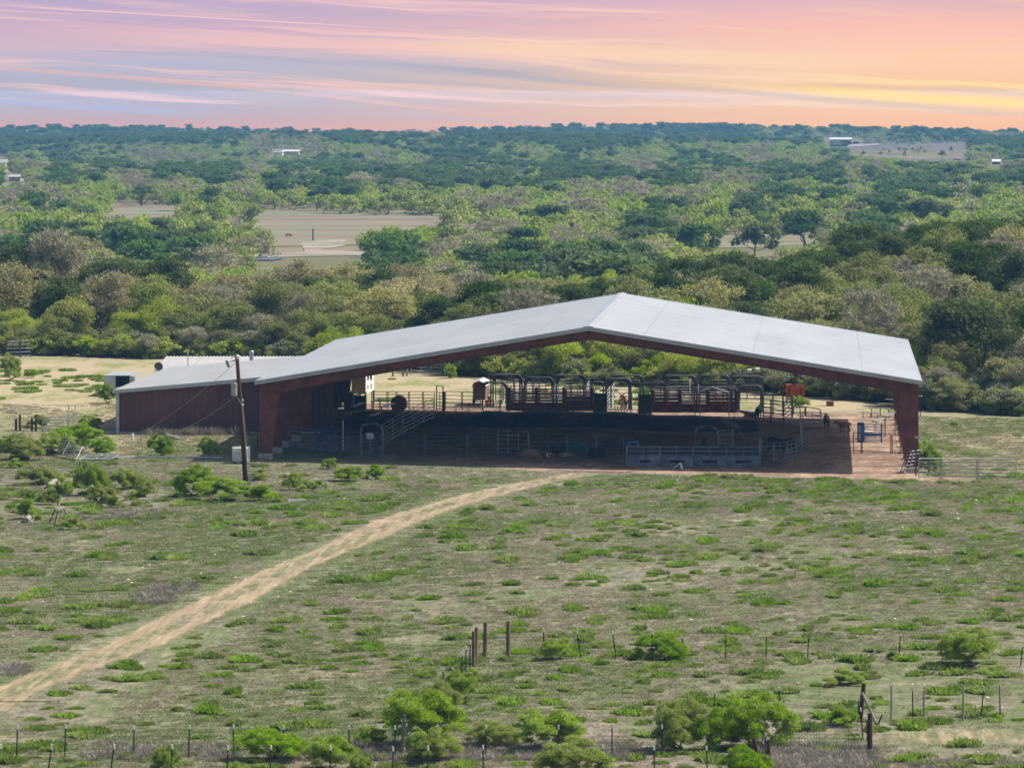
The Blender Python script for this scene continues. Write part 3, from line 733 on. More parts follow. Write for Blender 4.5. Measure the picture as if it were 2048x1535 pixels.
for t0, t1, h0, h1 in ((.18, .36, .5, .72), (.5, .75, .45, .85), (.2, .3, .15, .3), (.6, .7, .1, .3)):
    wv = Geo(); n_ = Vector((d.y, -d.x, 0)).normalized() * .05; hh = zt1 - zt0
    c4 = [q[1] + d * t0 + n_ + Vector((0, 0, hh * h0)), q[1] + d * t1 + n_ + Vector((0, 0, hh * h0)), q[1] + d * t1 + n_ + Vector((0, 0, hh * h1)), q[1] + d * t0 + n_ + Vector((0, 0, hh * h1))]
    wv.add(c4 + [v - n_ * .9 for v in c4], [(0, 1, 2, 3), (0, 4, 5, 1), (1, 5, 6, 2), (2, 6, 7, 3), (3, 7, 4, 0)]); wv.build('window', M['glass'], bo)
g = Geo(); g.add([v + Vector((0, 0, .0)) + (v - (top[0] + top[2]) / 2) * .08 for v in top] + [v + Vector((0, 0, .1)) + (v - (top[0] + top[2]) / 2) * .08 for v in top], [(0, 1, 5, 4), (1, 2, 6, 5), (2, 3, 7, 6), (3, 0, 4, 7), (4, 5, 6, 7), (3, 2, 1, 0)])
g.build('roof', M['roof2'], bo)
for v in q:
    g = Geo(); g.box((v.x, v.y, zt0 / 2), (.16, .16, zt0)); g.build('post', M['greywood'], bo)
p = G(697, 822); cb = thing('storage_cabinet', 'grey metal cabinet standing under the raised cream booth', 'cabinet', p)
g = Geo(); g.box((p.x, p.y + .5, p.z + .75), (.75, .8, 1.5)); g.build('body', M['greypipe'], cb, bevel=.02)
g = Geo(); g.box((p.x - .18, p.y + .08, p.z + .75), (.33, .04, 1.4)); g.build('door', M['greypipe'], cb)
g = Geo(); g.box((p.x + .18, p.y + .08, p.z + .75), (.33, .04, 1.4)); g.build('door', M['greypipe'], cb)
p = G(718, 820); cb2 = thing('feed_bin', 'dark green bin with a sloping lid under the raised cream booth', 'bin', p)
g = Geo(); g.box((p.x, p.y + .7, p.z + .55), (1.0, 1.0, 1.1)); g.build('body', M['darkgreen'], cb2)
g = Geo(); g.bar((p.x - .55, p.y + .7, p.z + 1.12), (p.x + .55, p.y + .7, p.z + 1.38), 1.1, .06); g.build('lid', M['darkgreen'], cb2)

# striped cloth hanging inside the arena
p = PX(675, 800, 388.0)
fl = thing('hanging_striped_flag', 'small red and white striped flag hanging inside the dark arena', 'flag', (p.x, p.y, p.z))
def cloth(x0, x1, z0, z1):
    g = Geo(); n = 8
    vs = []
    for j in range(2):
        for i in range(n + 1):
            t_ = i / n; x = x0 + (x1 - x0) * t_
            vs += [(x, p.y + .05 * math.sin(t_ * 9) + j * .012, z0), (x, p.y + .05 * math.sin(t_ * 9) + j * .012, z1)]
    k = 2 * (n + 1)
    fs = [(2 * i, 2 * i + 2, 2 * i + 3, 2 * i + 1) for i in range(n)] + [(k + 2 * i + 1, k + 2 * i + 3, k + 2 * i + 2, k + 2 * i) for i in range(n)]
    return g.add(vs, fs)
M['flagred'] = mat('flag_red', (0.35, 0.02, 0.03), 0.8, 0, .1, 2)
M['flagblue'] = mat('flag_blue', (0.02, 0.03, 0.15), 0.8, 0, .1, 2)
for k in range(7):
    cloth(p.x - .22 + k * .065, p.x - .22 + (k + 1) * .065, p.z - .5, p.z + (.05 if k < 3 else .5)).build('stripe', M['white' if k % 2 else 'flagred'], fl)
cloth(p.x - .22, p.x - .22 + .195, p.z + .052, p.z + .5).build('canton', M['flagblue'], fl)
g = Geo(); g.bar((p.x - .3, p.y, p.z + .53), (p.x + .3, p.y, p.z + .53), .03, .03); g.tube([(p.x, p.y, p.z + .53), (p.x, p.y, zt(p.x))], .012, 4); g.build('hanger', M['darkpipe'], fl)

# ------------------------------------------------------------------ pipe panels, gates and chutes
def panel(g, a, b_, h=1.65, nr=6, r=0.028, z0=0.18, mid=1, rr=None):
    a, b_ = Vector(a), Vector(b_)
    rr = rr or r
    n_ = 3
    for e in (a, b_): g.tube([e, e + Vector((0, 0, h))], r * 1.15, 5)
    for k in range(nr):
        z = z0 + (h - z0) * k / (nr - 1)
        g.tube([a + Vector((0, 0, z)), b_ + Vector((0, 0, z))], rr, 5, cap=False)
    for k in range(mid):
        c_ = a.lerp(b_, (k + 1) / (mid + 1)); g.tube([c_ + Vector((0, 0, z0)), c_ + Vector((0, 0, h))], r * .9, 5)
    return g
def fence_row(label, pts, m_, h=1.65, nr=6, r=0.028, group=None, mid=1, name='pipe_fence', cat='fence', skip=(), mats={}):
    t_ = thing(name, label, cat, pts[0], group)
    for k in range(len(pts) - 1):
        if k in skip: continue
        g = Geo(); panel(g, pts[k] + (pts[k + 1] - pts[k]).normalized() * .05, pts[k + 1] - (pts[k + 1] - pts[k]).normalized() * .05, h, nr, r, mid=mid)
        g.build('panel', mats.get(k, m_), t_)
    return t_
def bow(label, a, b_, h, m_, r=.05, gus=.5, depth=0.0, rails=0, name='bow_gate', group=None, both=True):
    """arched gate frame: two posts, a bowed top, corner gusset plates, an open gate of rails"""
    a, b_ = Vector(a), Vector(b_)
    t_ = thing(name, label, 'gate frame', a, group)
    d = (b_ - a); L = d.length; d.normalize(); up = Vector((0, 0, 1)); n_ = Vector((d.y, -d.x, 0))
    for oy in ((0.0, depth) if depth else (0.0,)):
        g = Geo(); s_ = n_ * -oy; c_ = min(.32, L * .2)
        pts = [a + s_, a + s_ + up * (h - c_), a + s_ + d * c_ * .35 + up * (h - c_ * .35), a + s_ + d * c_ + up * h, b_ + s_ - d * c_ + up * h, b_ + s_ - d * c_ * .35 + up * (h - c_ * .35), b_ + s_ + up * (h - c_), b_ + s_]
        g.tube(pts, r, 6); g.build('frame', m_, t_)
    for e, sg in ((a, 1), (b_, -1)):
        g = Geo(); k = gus
        q = [e + d * sg * .02 + up * (h - k - .25), e + d * sg * .02 + up * (h - .3), e + d * sg * .3 + up * (h - .02), e + d * sg * (k + .25) + up * (h - .02), e + d * sg * (k * .45) + up * (h - k * .55)]
        g.add([v - n_ * .015 for v in q] + [v + n_ * .015 for v in q], [(0, 1, 2, 3, 4), (9, 8, 7, 6, 5)] + [(i, i + 5, (i + 1) % 5 + 5, (i + 1) % 5) for i in range(5)])
        g.build('gusset', m_, t_)
    if rails:
        g = Geo(); panel(g, a + d * .1, b_ - d * .1, 1.55, rails, .022); g.build('gate', m_, t_)
    return t_

# front row, left part
row = [G(578, 896), G(629, 903), G(671, 906), G(722, 908)]
fence_row('grey pipe fence with one blue panel, between the left columns and the first arched gate', row, M['greypipe'], 1.55, 6, .026, mats={1: M['blue']}, mid=1)
bow('teal-cornered arched gate over the walkway in the front left fence', G(722, 911), G(764, 911), 2.25, M['greypipe'], .045, .35, rails=6)
row = [G(766, 907), G(850, 909), G(935, 910), G(994, 910)]
fence_row('dull grey pipe fence running right from the first arched gate', row, M['greypipe'], 1.55, 6, .02)
row = [G(995, 909), G(1058, 911)]
fence_row('single bright galvanised gate panel standing in the dark front fence', row, M['galv'], 1.72, 6, .026, mid=2, name='pipe_gate', cat='gate')
row = [G(1060, 911), G(1134, 912), G(1192, 914), G(1248, 916)]
fence_row('faint pipe fence between the bright gate panel and the blue chute', row, M['greypipe'], 1.55, 6, .018)
# second line behind, receding in steps to the back fence
row = [G(766, 893), G(786, 880), G(806, 868), G(828, 857), G(848, 846), G(868, 838)]
fence_row('stepped pipe fence climbing away from the first arched gate to the back fence', row, M['galv'], 1.6, 6, .028, mid=0)
row = [G(640, 872), G(700, 872), G(768, 872)]
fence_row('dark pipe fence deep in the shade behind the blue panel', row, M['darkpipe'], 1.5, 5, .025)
p = G(686, 900); wp = Geo(); wp.tube([p, p + Vector((0, 0, 2.1))], .05, 6)
tag(wp.build('marker_post', M['white']), 'slim white post standing behind the blue panel', 'post')
p = G(740, 916); sb = thing('hanging_sign', 'blank pale board on a post in front of the first arched gate', 'sign', p)
g = Geo(); g.tube([p, p + Vector((0, 0, 1.25))], .03, 6); g.build('post', M['greypipe'], sb)
g = Geo(); g.box((p.x, p.y - .04, p.z + 1.55), (.5, .04, .42)); g.build('board', M['galv'], sb)

# back fence, left
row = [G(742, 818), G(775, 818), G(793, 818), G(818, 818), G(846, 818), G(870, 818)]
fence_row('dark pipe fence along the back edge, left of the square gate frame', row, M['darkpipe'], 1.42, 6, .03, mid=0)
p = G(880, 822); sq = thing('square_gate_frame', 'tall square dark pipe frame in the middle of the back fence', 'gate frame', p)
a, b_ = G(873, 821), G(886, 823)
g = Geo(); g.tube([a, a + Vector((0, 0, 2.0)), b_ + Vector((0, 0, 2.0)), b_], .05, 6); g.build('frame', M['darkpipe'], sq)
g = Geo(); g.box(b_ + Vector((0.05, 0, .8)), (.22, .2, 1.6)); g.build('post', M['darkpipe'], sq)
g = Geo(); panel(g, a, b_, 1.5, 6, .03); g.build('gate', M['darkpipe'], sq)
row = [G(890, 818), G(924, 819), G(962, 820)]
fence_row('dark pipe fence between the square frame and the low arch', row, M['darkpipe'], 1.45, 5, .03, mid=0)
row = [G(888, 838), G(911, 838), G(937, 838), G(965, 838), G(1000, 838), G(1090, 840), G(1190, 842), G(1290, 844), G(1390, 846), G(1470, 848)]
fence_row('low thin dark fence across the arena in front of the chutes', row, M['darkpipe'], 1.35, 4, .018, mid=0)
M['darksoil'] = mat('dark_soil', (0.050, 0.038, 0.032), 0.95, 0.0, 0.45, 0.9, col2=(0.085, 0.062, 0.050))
bx0, bx1 = GY(905, 381).x, GY(1496, 381).x
nbx, nby = 150, 14
Xb, Yb2 = np.meshgrid(np.linspace(bx0, bx1, nbx), np.linspace(377.5, 385.5, nby))
vv = (Yb2 - 377.5) / 8.0
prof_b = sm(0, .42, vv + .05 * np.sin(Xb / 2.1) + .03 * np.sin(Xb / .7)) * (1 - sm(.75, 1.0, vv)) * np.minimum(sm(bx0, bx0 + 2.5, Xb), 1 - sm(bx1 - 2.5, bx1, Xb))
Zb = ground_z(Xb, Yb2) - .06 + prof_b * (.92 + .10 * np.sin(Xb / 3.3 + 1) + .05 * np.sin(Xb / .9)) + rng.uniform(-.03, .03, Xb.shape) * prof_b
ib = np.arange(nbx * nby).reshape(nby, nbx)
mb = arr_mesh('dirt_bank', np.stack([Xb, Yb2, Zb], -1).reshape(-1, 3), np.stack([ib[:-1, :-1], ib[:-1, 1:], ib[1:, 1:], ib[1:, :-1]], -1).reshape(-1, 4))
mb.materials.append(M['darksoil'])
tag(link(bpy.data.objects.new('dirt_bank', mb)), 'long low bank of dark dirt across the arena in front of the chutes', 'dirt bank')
# benches and loose planks, back left
for k, (x0, y0_, x1, y1_, h) in enumerate(((744, 826, 762, 818, .9), (760, 832, 788, 824, .7), (705, 836, 725, 828, .9), (738, 848, 762, 840, .6))):
    a, b_ = G(x0, y0_), G(x1, y1_)
    t_ = thing('plank_bench', ['grey plank bench nearest the raised booth', 'longer plank bench reaching toward the round bale', 'short plank bench beside the feed bin', 'low plank bench deepest in the shade'][k], 'bench', a, 'plank benches by the booth')
    g = Geo(); g.bar(a + Vector((0, 0, h)), b_ + Vector((0, 0, h)), .3, .06); g.build('seat', M['alu'], t_)
    for e in (.12, .88):
        g = Geo(); c_ = a.lerp(b_, e); g.box((c_.x, c_.y, c_.z + h / 2 - .02), (.08, .25, h - .04)); g.build('leg', M['darkpipe'], t_)
p = G(797, 823); g = Geo(); wv = Geo(); wv.lathe((0, 0, -.5), [(.05, 0), (.62, .02), (.66, .15), (.66, .85), (.62, .98), (.05, 1)], 18)
g.add([Vector((v[0] + p.x, v[2] + p.y + .5, v[1] + p.z + .62)) for v in wv.v], wv.f)
tag(g.build('round_bale', M['hay'], smooth=False), 'dark round bale lying at the back fence', 'bale')

# covered stock trailer, front on
p = G(957, 814)
wg = thing('stock_trailer', 'brown stock trailer with rounded cream roof behind the back fence', 'trailer', p + Vector((0, 1, 0)))
g = Geo(); y0_ = p.y + .8
pf = [(p.x - .52, .55), (p.x + .5, .55), (p.x + .5, 1.62), (p.x + .36, 1.9), (p.x, 2.02), (p.x - .36, 1.92), (p.x - .52, 1.62)]
g.prism([(x, z + p.z) for x, z in pf], y0_, y0_ + 4.5); g.build('body', M['wood'], wg)
g = Geo(); pf2 = [(p.x - .62, 1.62), (p.x - .42, 1.98), (p.x, 2.12), (p.x + .42, 1.96), (p.x + .6, 1.62), (p.x + .52, 1.62), (p.x + .36, 1.9), (p.x, 2.03), (p.x - .36, 1.92), (p.x - .54, 1.62)]
g.prism([(x, z + p.z) for x, z in pf2[::-1]], y0_ - .25, y0_ + 4.7); g.build('roof', M['white_trim'], wg)
for xx_ in (p.x - .62, p.x + .6):
    g = Geo(); wv = Geo(); wv.lathe((0, 0, -.1), [(.08, 0), (.32, .01), (.34, .1), (.32, .2), (.08, .21)], 14)
    g.add([Vector((v[2] + xx_, v[0] + y0_ + 2.6, v[1] + p.z + .35)) for v in wv.v], wv.f); g.build('wheel', M['black'], wg)
g = Geo(); g.tube([(p.x - .3, y0_, p.z + .5), (p.x, y0_ - 1, p.z + .45), (p.x + .3, y0_, p.z + .5)], .04, 5); g.build('hitch', M['darkpipe'], wg)
p = G(977, 812); g = Geo(); g.lathe(p, [(.24, 0), (.28, .05), (.28, .5), (.24, .52)], 14)
rb = thing('feed_barrel', 'red barrel with white band beside the stock trailer', 'barrel', p)
g.build('body', M['flagred'], rb); g = Geo(); g.lathe(p, [(.285, .2), (.29, .21), (.29, .33), (.285, .34)], 14); g.build('band', M['white'], rb)

# bucking chutes: heavy posts, slats above, a sheet of red steel below
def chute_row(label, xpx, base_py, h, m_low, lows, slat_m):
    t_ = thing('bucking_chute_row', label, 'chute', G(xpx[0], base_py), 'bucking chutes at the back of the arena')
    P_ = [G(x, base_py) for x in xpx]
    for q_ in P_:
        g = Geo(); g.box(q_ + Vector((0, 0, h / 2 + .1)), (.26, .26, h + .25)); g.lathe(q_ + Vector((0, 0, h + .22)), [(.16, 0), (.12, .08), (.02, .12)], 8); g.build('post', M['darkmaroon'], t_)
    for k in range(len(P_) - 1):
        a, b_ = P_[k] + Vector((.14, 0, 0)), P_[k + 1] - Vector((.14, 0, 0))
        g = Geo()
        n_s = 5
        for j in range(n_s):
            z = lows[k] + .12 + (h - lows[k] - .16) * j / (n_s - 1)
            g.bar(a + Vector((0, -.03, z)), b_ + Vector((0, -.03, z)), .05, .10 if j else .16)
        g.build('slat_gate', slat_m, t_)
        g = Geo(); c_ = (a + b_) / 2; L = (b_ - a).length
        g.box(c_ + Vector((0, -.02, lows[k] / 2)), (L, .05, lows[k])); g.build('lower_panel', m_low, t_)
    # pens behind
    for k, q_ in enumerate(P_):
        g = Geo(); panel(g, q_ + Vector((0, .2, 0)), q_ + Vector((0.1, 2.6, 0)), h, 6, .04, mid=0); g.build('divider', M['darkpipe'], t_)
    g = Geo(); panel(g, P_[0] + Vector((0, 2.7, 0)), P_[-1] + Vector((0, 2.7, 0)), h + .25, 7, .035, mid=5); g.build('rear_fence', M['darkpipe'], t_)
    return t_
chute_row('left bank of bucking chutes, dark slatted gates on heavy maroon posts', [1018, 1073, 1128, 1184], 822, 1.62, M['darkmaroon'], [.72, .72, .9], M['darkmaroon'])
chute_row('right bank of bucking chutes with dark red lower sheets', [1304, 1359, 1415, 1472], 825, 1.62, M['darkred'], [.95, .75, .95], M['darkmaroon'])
arch = lambda lab, x0, x1, py, top, dep=0.0, dz=0.0, r=.05, gus=.55: bow(lab, G(x0, py, dz), G(x1, py, dz), (py - top) / F * G(x0, py, dz).y * 1.0, M['darkpipe'], r * 1.45, gus * 1.15, dep, group='arched gate frames behind the chutes')
arch('double-barred arch farthest left behind the chutes', 986, 1044, 815, 749, .7)
arch('slightly lower single-barred arch second from the left behind the chutes', 1049, 1106, 815, 754)
arch('double-barred arch third from the left behind the chutes', 1113, 1172, 815, 750, .7)
arch('small low arch between the left chutes and the centre alley', 1182, 1207, 815, 763, 0, 0, .045, .3)
arch('tall wide arch behind the centre alley', 1222, 1286, 815, 750, .8)
arch('front arch over the centre alley holding the steer', 1215, 1261, 820, 757, .5)
arch('narrow arch right of the centre alley', 1262, 1280, 820, 761, 0, 0, .05, .3)
arch('small low arch between the centre alley and the right chutes', 1305, 1329, 815, 763, 0, 0, .045, .3)
arch('double-barred arch third from the right behind the chutes', 1333, 1393, 815, 751, .7)
arch('double-barred arch second from the right behind the chutes', 1399, 1459, 815, 750, .7)
arch('double-barred arch farthest right behind the chutes', 1464, 1526, 816, 752, .7)
arch('low dark arch in front of the stock trailer', 965, 1013, 821, 764, 0, 0, .05, .4)
arch('low dark arch right of the red-bottomed chutes', 1478, 1524, 825, 771, 0, 0, .06, .5)
# solid gates beside the alley
def sheetgate(label, x0, x1, py, top, m_):
    a, b_ = G(x0, py), G(x1, py); h = (py - top) / F * a.y
    t_ = thing('sheet_gate', label, 'gate', a)
    g = Geo(); c_ = (a + b_) / 2; g.box(c_ + Vector((0, 0, h / 2)), ((b_ - a).length, .05, h)); g.build('panel', m_, t_)
    g = Geo(); n_ = 5
    for k in range(n_): g.bar(a + Vector((0, -.05, .1 + k * (h - .15) / (n_ - 1))), b_ + Vector((0, -.05, .1 + k * (h - .15) / (n_ - 1))), .04, .05)
    for e in (a, b_): g.tube([e + Vector((0, -.05, 0)), e + Vector((0, -.05, h + .12))], .05, 6)
    g.build('frame', M['darkpipe'], t_)
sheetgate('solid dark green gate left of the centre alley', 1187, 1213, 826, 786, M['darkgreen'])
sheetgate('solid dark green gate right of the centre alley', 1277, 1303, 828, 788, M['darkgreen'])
for lab, x0, y0_, x1, y1_ in (('pipe fence forming the left side of the centre alley', 1214, 824, 1228, 800), ('pipe fence forming the right side of the centre alley', 1264, 826, 1262, 800)):
    a, b_ = G(x0, y0_), G(x1, y1_)
    fence_row(lab, [a, a.lerp(b_, .5), b_], M['galv'], 1.7, 6, .035, mid=0)
a, b_ = G(1226, 797), G(1262, 797)
fence_row('pipe gate closing the back of the centre alley', [a, b_], M['greypipe'], 1.7, 6, .026, mid=0, name='pipe_gate', cat='gate')
for k_, (xa_, xb_, py_, lab_) in enumerate(((990, 1180, 799, 'far dark pen fence seen through the left arches'), (1290, 1526, 800, 'far dark pen fence seen through the right arches'))):
    row = [G(xa_ + (xb_ - xa_) * t_ / 5, py_ + (t_ % 2)) for t_ in range(6)]
    fence_row(lab_, row, M['darkpipe'], 1.7, 7, .034, mid=2)
for k_, x_ in enumerate((1000, 1046, 1108, 1172, 1332, 1396, 1461)):
    a_, b__ = G(x_, 816), G(x_ + (1645 - x_) * .012, 800)
    fence_row('cross fence %s' % ['beside the low arch at the stock trailer', 'between the first two arches from the left', 'between the second and third arches from the left', 'right of the third arch from the left', 'left of the third arch from the right', 'between the last three arches, left one', 'between the last two arches on the right'][k_], [a_, a_.lerp(b__, .5), b__], M['galv' if k_ in (2, 3, 5) else 'darkpipe'], 1.6, 6, .04, mid=0)
row = [G(1010, 806), G(1050, 806), G(1106, 806), G(1170, 806), G(1215, 806)]
fence_row('long back pen fence behind the left bank of chutes', row, M['darkpipe'], 1.75, 6, .024)
row = [G(1285, 808), G(1330, 808), G(1395, 808), G(1460, 809), G(1525, 810)]
fence_row('long back pen fence behind the right bank of chutes', row, M['darkpipe'], 1.75, 6, .024)
# white lever pipes and a pitched sheet over the right chutes
p = G(1380, 806); wv = Geo(); wv.tube([p, p + Vector((0, 0, 2.3))], .06, 6); wv.tube([p + Vector((0, 0, 1.6)), p + Vector((.5, 0, 1.75)), p + Vector((1.0, 0, 2.0))], .04, 6)
tag(wv.build('white_stanchion', M['white']), 'white upright pipe with a side arm behind the right chutes', 'stanchion')
for k, (x0, py0, x1, py1) in enumerate(((1392, 783, 1420, 770), (1398, 792, 1430, 780))):
    pass
a = PX(1400, 783, 394.5); m_ = PX(1424, 774, 394.5); b_ = PX(1458, 785, 394.5)
wv = Geo(); wv.bar(a, m_, 1.6, .05); wv.bar(m_, b_, 1.6, .05)
for e in (a, b_): wv.tube([e - Vector((0, 0, .02)), Vector((e.x, e.y, gz(e.x, e.y)))], .04, 5)
tag(wv.build('chute_canopy', M['galv']), 'bent pale metal sheet roofing over the right bank of chutes', 'canopy')

# right of the chutes: pens and rails
row = [G(1526, 830), G(1546, 831), G(1566, 832), G(1584, 834)]
fence_row('dark pen fence stepping right from the last chute', row, M['darkpipe'], 1.7, 7, .032, mid=0)
row = [G(1526, 845), G(1542, 847), G(1568, 852), G(1585, 836)]
fence_row('dark corner pen of pipe rails with a heavy post, right of the chutes', row, M['darkpipe'], 1.9, 6, .036, mid=0)
row = [G(1586, 829), G(1611, 831), G(1641, 836)]
fence_row('low two-rail dark fence between the corner pen and the round pen', row, M['darkpipe'], .72, 2, .04, mid=0)
# round pen and curved panels
row = [G(1600, 856), G(1601, 866), G(1602, 877), G(1603, 890), G(1604, 905)]
fence_row('line of panels seen edge-on dividing the pens', row, M['galv'], 1.65, 6, .032, mid=0)
row = [G(1604, 858), G(1645, 860)]
fence_row('grey panel facing front beside the brown calf', row, M['galv'], 1.35, 5, .03, mid=1)
row = [G(1519, 929), G(1548, 929), G(1574, 927), G(1592, 922), G(1605, 913)]
fence_row('curved front panels of the pen holding the two black cows', row, M['greypipe'], 1.55, 6, .034, mid=1)
row = [G(1606, 912), G(1625, 902), G(1650, 900), G(1690, 900)]
fence_row('thin wavy cable fence running right from the curved panels', row, M['greypipe'], 1.5, 6, .018, mid=0)
row = [G(1440, 905), G(1480, 903), G(1520, 902), G(1560, 902), G(1600, 902)]
fence_row('dim rail fence behind the two black cows', row, M['greypipe'], 1.5, 5, .02, mid=0)
row = [G(1436, 910), G(1466, 908)]
fence_row('open galvanised gate panel left of the two black cows', row, M['galv'], 1.75, 6, .03, mid=0, name='pipe_gate', cat='gate')
bow('dull arched frame with teal corners above the single black cow', G(1390, 912), G(1436, 912), 2.15, M['greypipe'], .04, .4)
# roping lane: long low sheet-sided alley
a, b_ = G(1253, 933), G(1519, 934)
ln = thing('roping_lane', 'long low grey steel-sided lane with four step holes along the front edge', 'lane', a)
N_ = 4
for k in range(N_ + 1):
    c_ = a.lerp(b_, k / N_); g = Geo(); g.box(c_ + Vector((0, 0, .72)), (.09, .09, 1.44)); g.build('post', M['greypipe'], ln)
for k in range(N_):
    c0, c1 = a.lerp(b_, (k + .01) / N_), a.lerp(b_, (k + .99) / N_)
    g = Geo(); L = (c1 - c0).length; c_ = (c0 + c1) / 2
    # sheet with an opening
    for (xa_, xb_, za_, zb__) in ((-L / 2, L / 2, 0.05, .28), (-L / 2, L / 2, .50, .74), (-L / 2, -.5, .28, .50), (.5, L / 2, .28, .50)):
        g.box(c_ + Vector(((xa_ + xb_) / 2, 0, (za_ + zb__) / 2)), (xb_ - xa_, .03, zb__ - za_))
    g.box(c_ + Vector((0, -.05, .50)), (1.05, .12, .03))
    g.build('side_sheet', M['greypipe'], ln)
    g = Geo()
    for z in (.80, 1.10, 1.40): g.bar(c0 + Vector((0, -.02, z)), c1 + Vector((0, -.02, z)), .05, .055)
    g.tube([c_ + Vector((0, 0, .7)), c_ + Vector((0, 0, 1.4))], .025, 5)
    g.build('rail', M['greypipe'], ln)
g = Geo(); g.bar(a + Vector((0, 1.3, .7)), b_ + Vector((0, 1.3, .7)), .05, 1.3); g.build('rear_side', M['darkpipe'], ln)
p = G(1520, 932); wv = Geo(); wv.box(p + Vector((0, 0, 1.0)), (.2, .16, 2.0)); tag(wv.build('gate_post', M['greypipe']), 'stout grey post at the right end of the roping lane', 'post')
# blue roping chute with a leaning ladder frame
p = G(1266, 930)
bc = thing('roping_chute', 'bright blue roping chute with spread legs at the left end of the lane', 'chute', p)
g = Geo()
for sx in (-1, 1):
    g.tube([p + Vector((sx * .42, .5, 0)), p + Vector((sx * .40, .5, 1.2)), p + Vector((sx * .28, .5, 1.55)), p + Vector((sx * .2, .5, 1.62))], .07, 6)
    g.box(p + Vector((sx * .36, .45, .9)), (.12, .1, 1.1)); g.bar(p + Vector((sx * .3, .46, .5)), p + Vector((sx * .26, .46, 1.5)), .1, .12)
g.box(p + Vector((0, .5, 1.6)), (.5, .1, .08)); g.build('frame', M['blue'], bc)
g = Geo()
for sx in (-1, 1): g.tube([p + Vector((sx * .46, -.35, -.05)), p + Vector((sx * .28, .3, .95))], .035, 6)
for k in range(3): 
    t_ = .25 + k * .28; g.tube([p + Vector((-.46 + .18 * t_, -.35 + .65 * t_, t_)), p + Vector((.46 - .18 * t_, -.35 + .65 * t_, t_))], .028, 5)
g.build('step_ladder', M['galv'], bc)
g = Geo(); wv = Geo(); wv.lathe((0, 0, -.06), [(.2, 0), (.3, .02), (.3, .1), (.2, .12)], 14); g.add([Vector((v[0] + p.x + .72, v[2] + p.y - .1, v[1] + p.z + .3)) for v in wv.v], wv.f); g.build('wheel', M['black'], bc)
# blue squeeze chute in the sun
p = G(1737, 885)
sc = thing('squeeze_chute', 'blue squeeze chute with white rails in the sunny right corner', 'chute', p + Vector((0, .5, 0)))
g = Geo(); x0, x1 = p.x - .78, p.x + .98
for x in (x0, x0 + .42, x1):
    for yy_ in (p.y, p.y + 1.0): g.box((x, yy_, p.z + .7), (.11, .11, 1.42))
g.box((x0 + .2, p.y, p.z + .7), (.32, .06, 1.36)); g.box((x0 + .2, p.y + 1.0, p.z + .7), (.32, .06, 1.36)); g.box((x0 + .2, p.y + .5, p.z + 1.42), (.5, 1.1, .06))
g.box(((x0 + .42 + x1) / 2, p.y - .02, p.z + .62), (x1 - x0 - .42, .04, .2)); g.build('frame', M['blue'], sc)
g = Geo()
for k, z in enumerate((1.38, 1.18, .96, .80, .42, .2)): g.bar((x0 + .46, p.y - .03, p.z + z), (x1, p.y - .03, p.z + z), .04, .09)
g.box((x0 + .12, p.y - .05, p.z + .75), (.07, .03, 1.1)); g.build('rail', M['white'], sc)
# rail fence in the sunlit strip
row = [G(1706, 905), G(1723, 907), G(1783, 909), G(1802, 909)]
fence_row('rusty two-rail fence across the sunlit strip in front of the blue squeeze chute', row, M['tpost_rust'], 1.5, 2, .03, mid=0)
# bleachers
p = G(1722, 835)
bl = thing('bleachers', 'five-row aluminium bleachers behind the blue squeeze chute', 'bleachers', p)
v_ = (G(1794, 850) - G(1722, 838)); e1 = Vector((1, -.55, 0)).normalized(); e2 = Vector((.55, 1, 0)).normalized()
for k in range(5):
    o_ = p + e2 * (k * .8) + Vector((k * .28, 0, 0)); z = .45 + k * .30; L = 1.6 + k * .25
    g = Geo(); g.bar(o_ + Vector((0, 0, z)), o_ + e1 * L + Vector((0, 0, z)), .28, .06); g.build('seat_plank', M['alu'], bl)
    g = Geo()
    for t_ in (.12, .55, .95): g.bar(o_ + e1 * L * t_, o_ + e1 * L * t_ + Vector((0, 0, z - .03)), .06, .06)
    g.build('support', M['darkpipe'], bl)
for k in range(3):
    a = PX(1730 + k * 19, 852 - k * 10, 372 + k * 1.5); b_ = PX(1752 + k * 19, 842 - k * 10, 374 + k * 1.5)
    g = Geo(); g.bar(a, b_, .42, .06); g.build('footboard', M['alu'], bl)
    g = Geo(); c_ = b_; g.bar(c_ - Vector((0, 0, .03)), Vector((c_.x, c_.y, gz(c_.x, c_.y))), .06, .06); g.bar(a - Vector((0, 0, .03)), Vector((a.x, a.y, gz(a.x, a.y))), .06, .06); g.build('support', M['darkpipe'], bl)
# fence posts and barbed line down the arena's right side
rs = thing('side_fence', 'row of wooden posts down the sunny right side of the arena', 'fence', G(1803, 835))
for k, (px, py) in enumerate(((1800, 852), (1803, 864), (1807, 874), (1811, 886), (1816, 900), (1821, 915), (1827, 930))):
    q_ = G(px, py); g = Geo(); g.tube([q_, q_ + Vector((0, 0, 1.45))], .085, 7); g.build('post', M['greywood'], rs)
g = Geo()
for z in (.5, .95, 1.35): g.tube([G(1800, 852) + Vector((0, 0, z)), G(1827, 930) + Vector((0, 0, z))], .012, 4)
g.build('wire', M['wire'], rs)
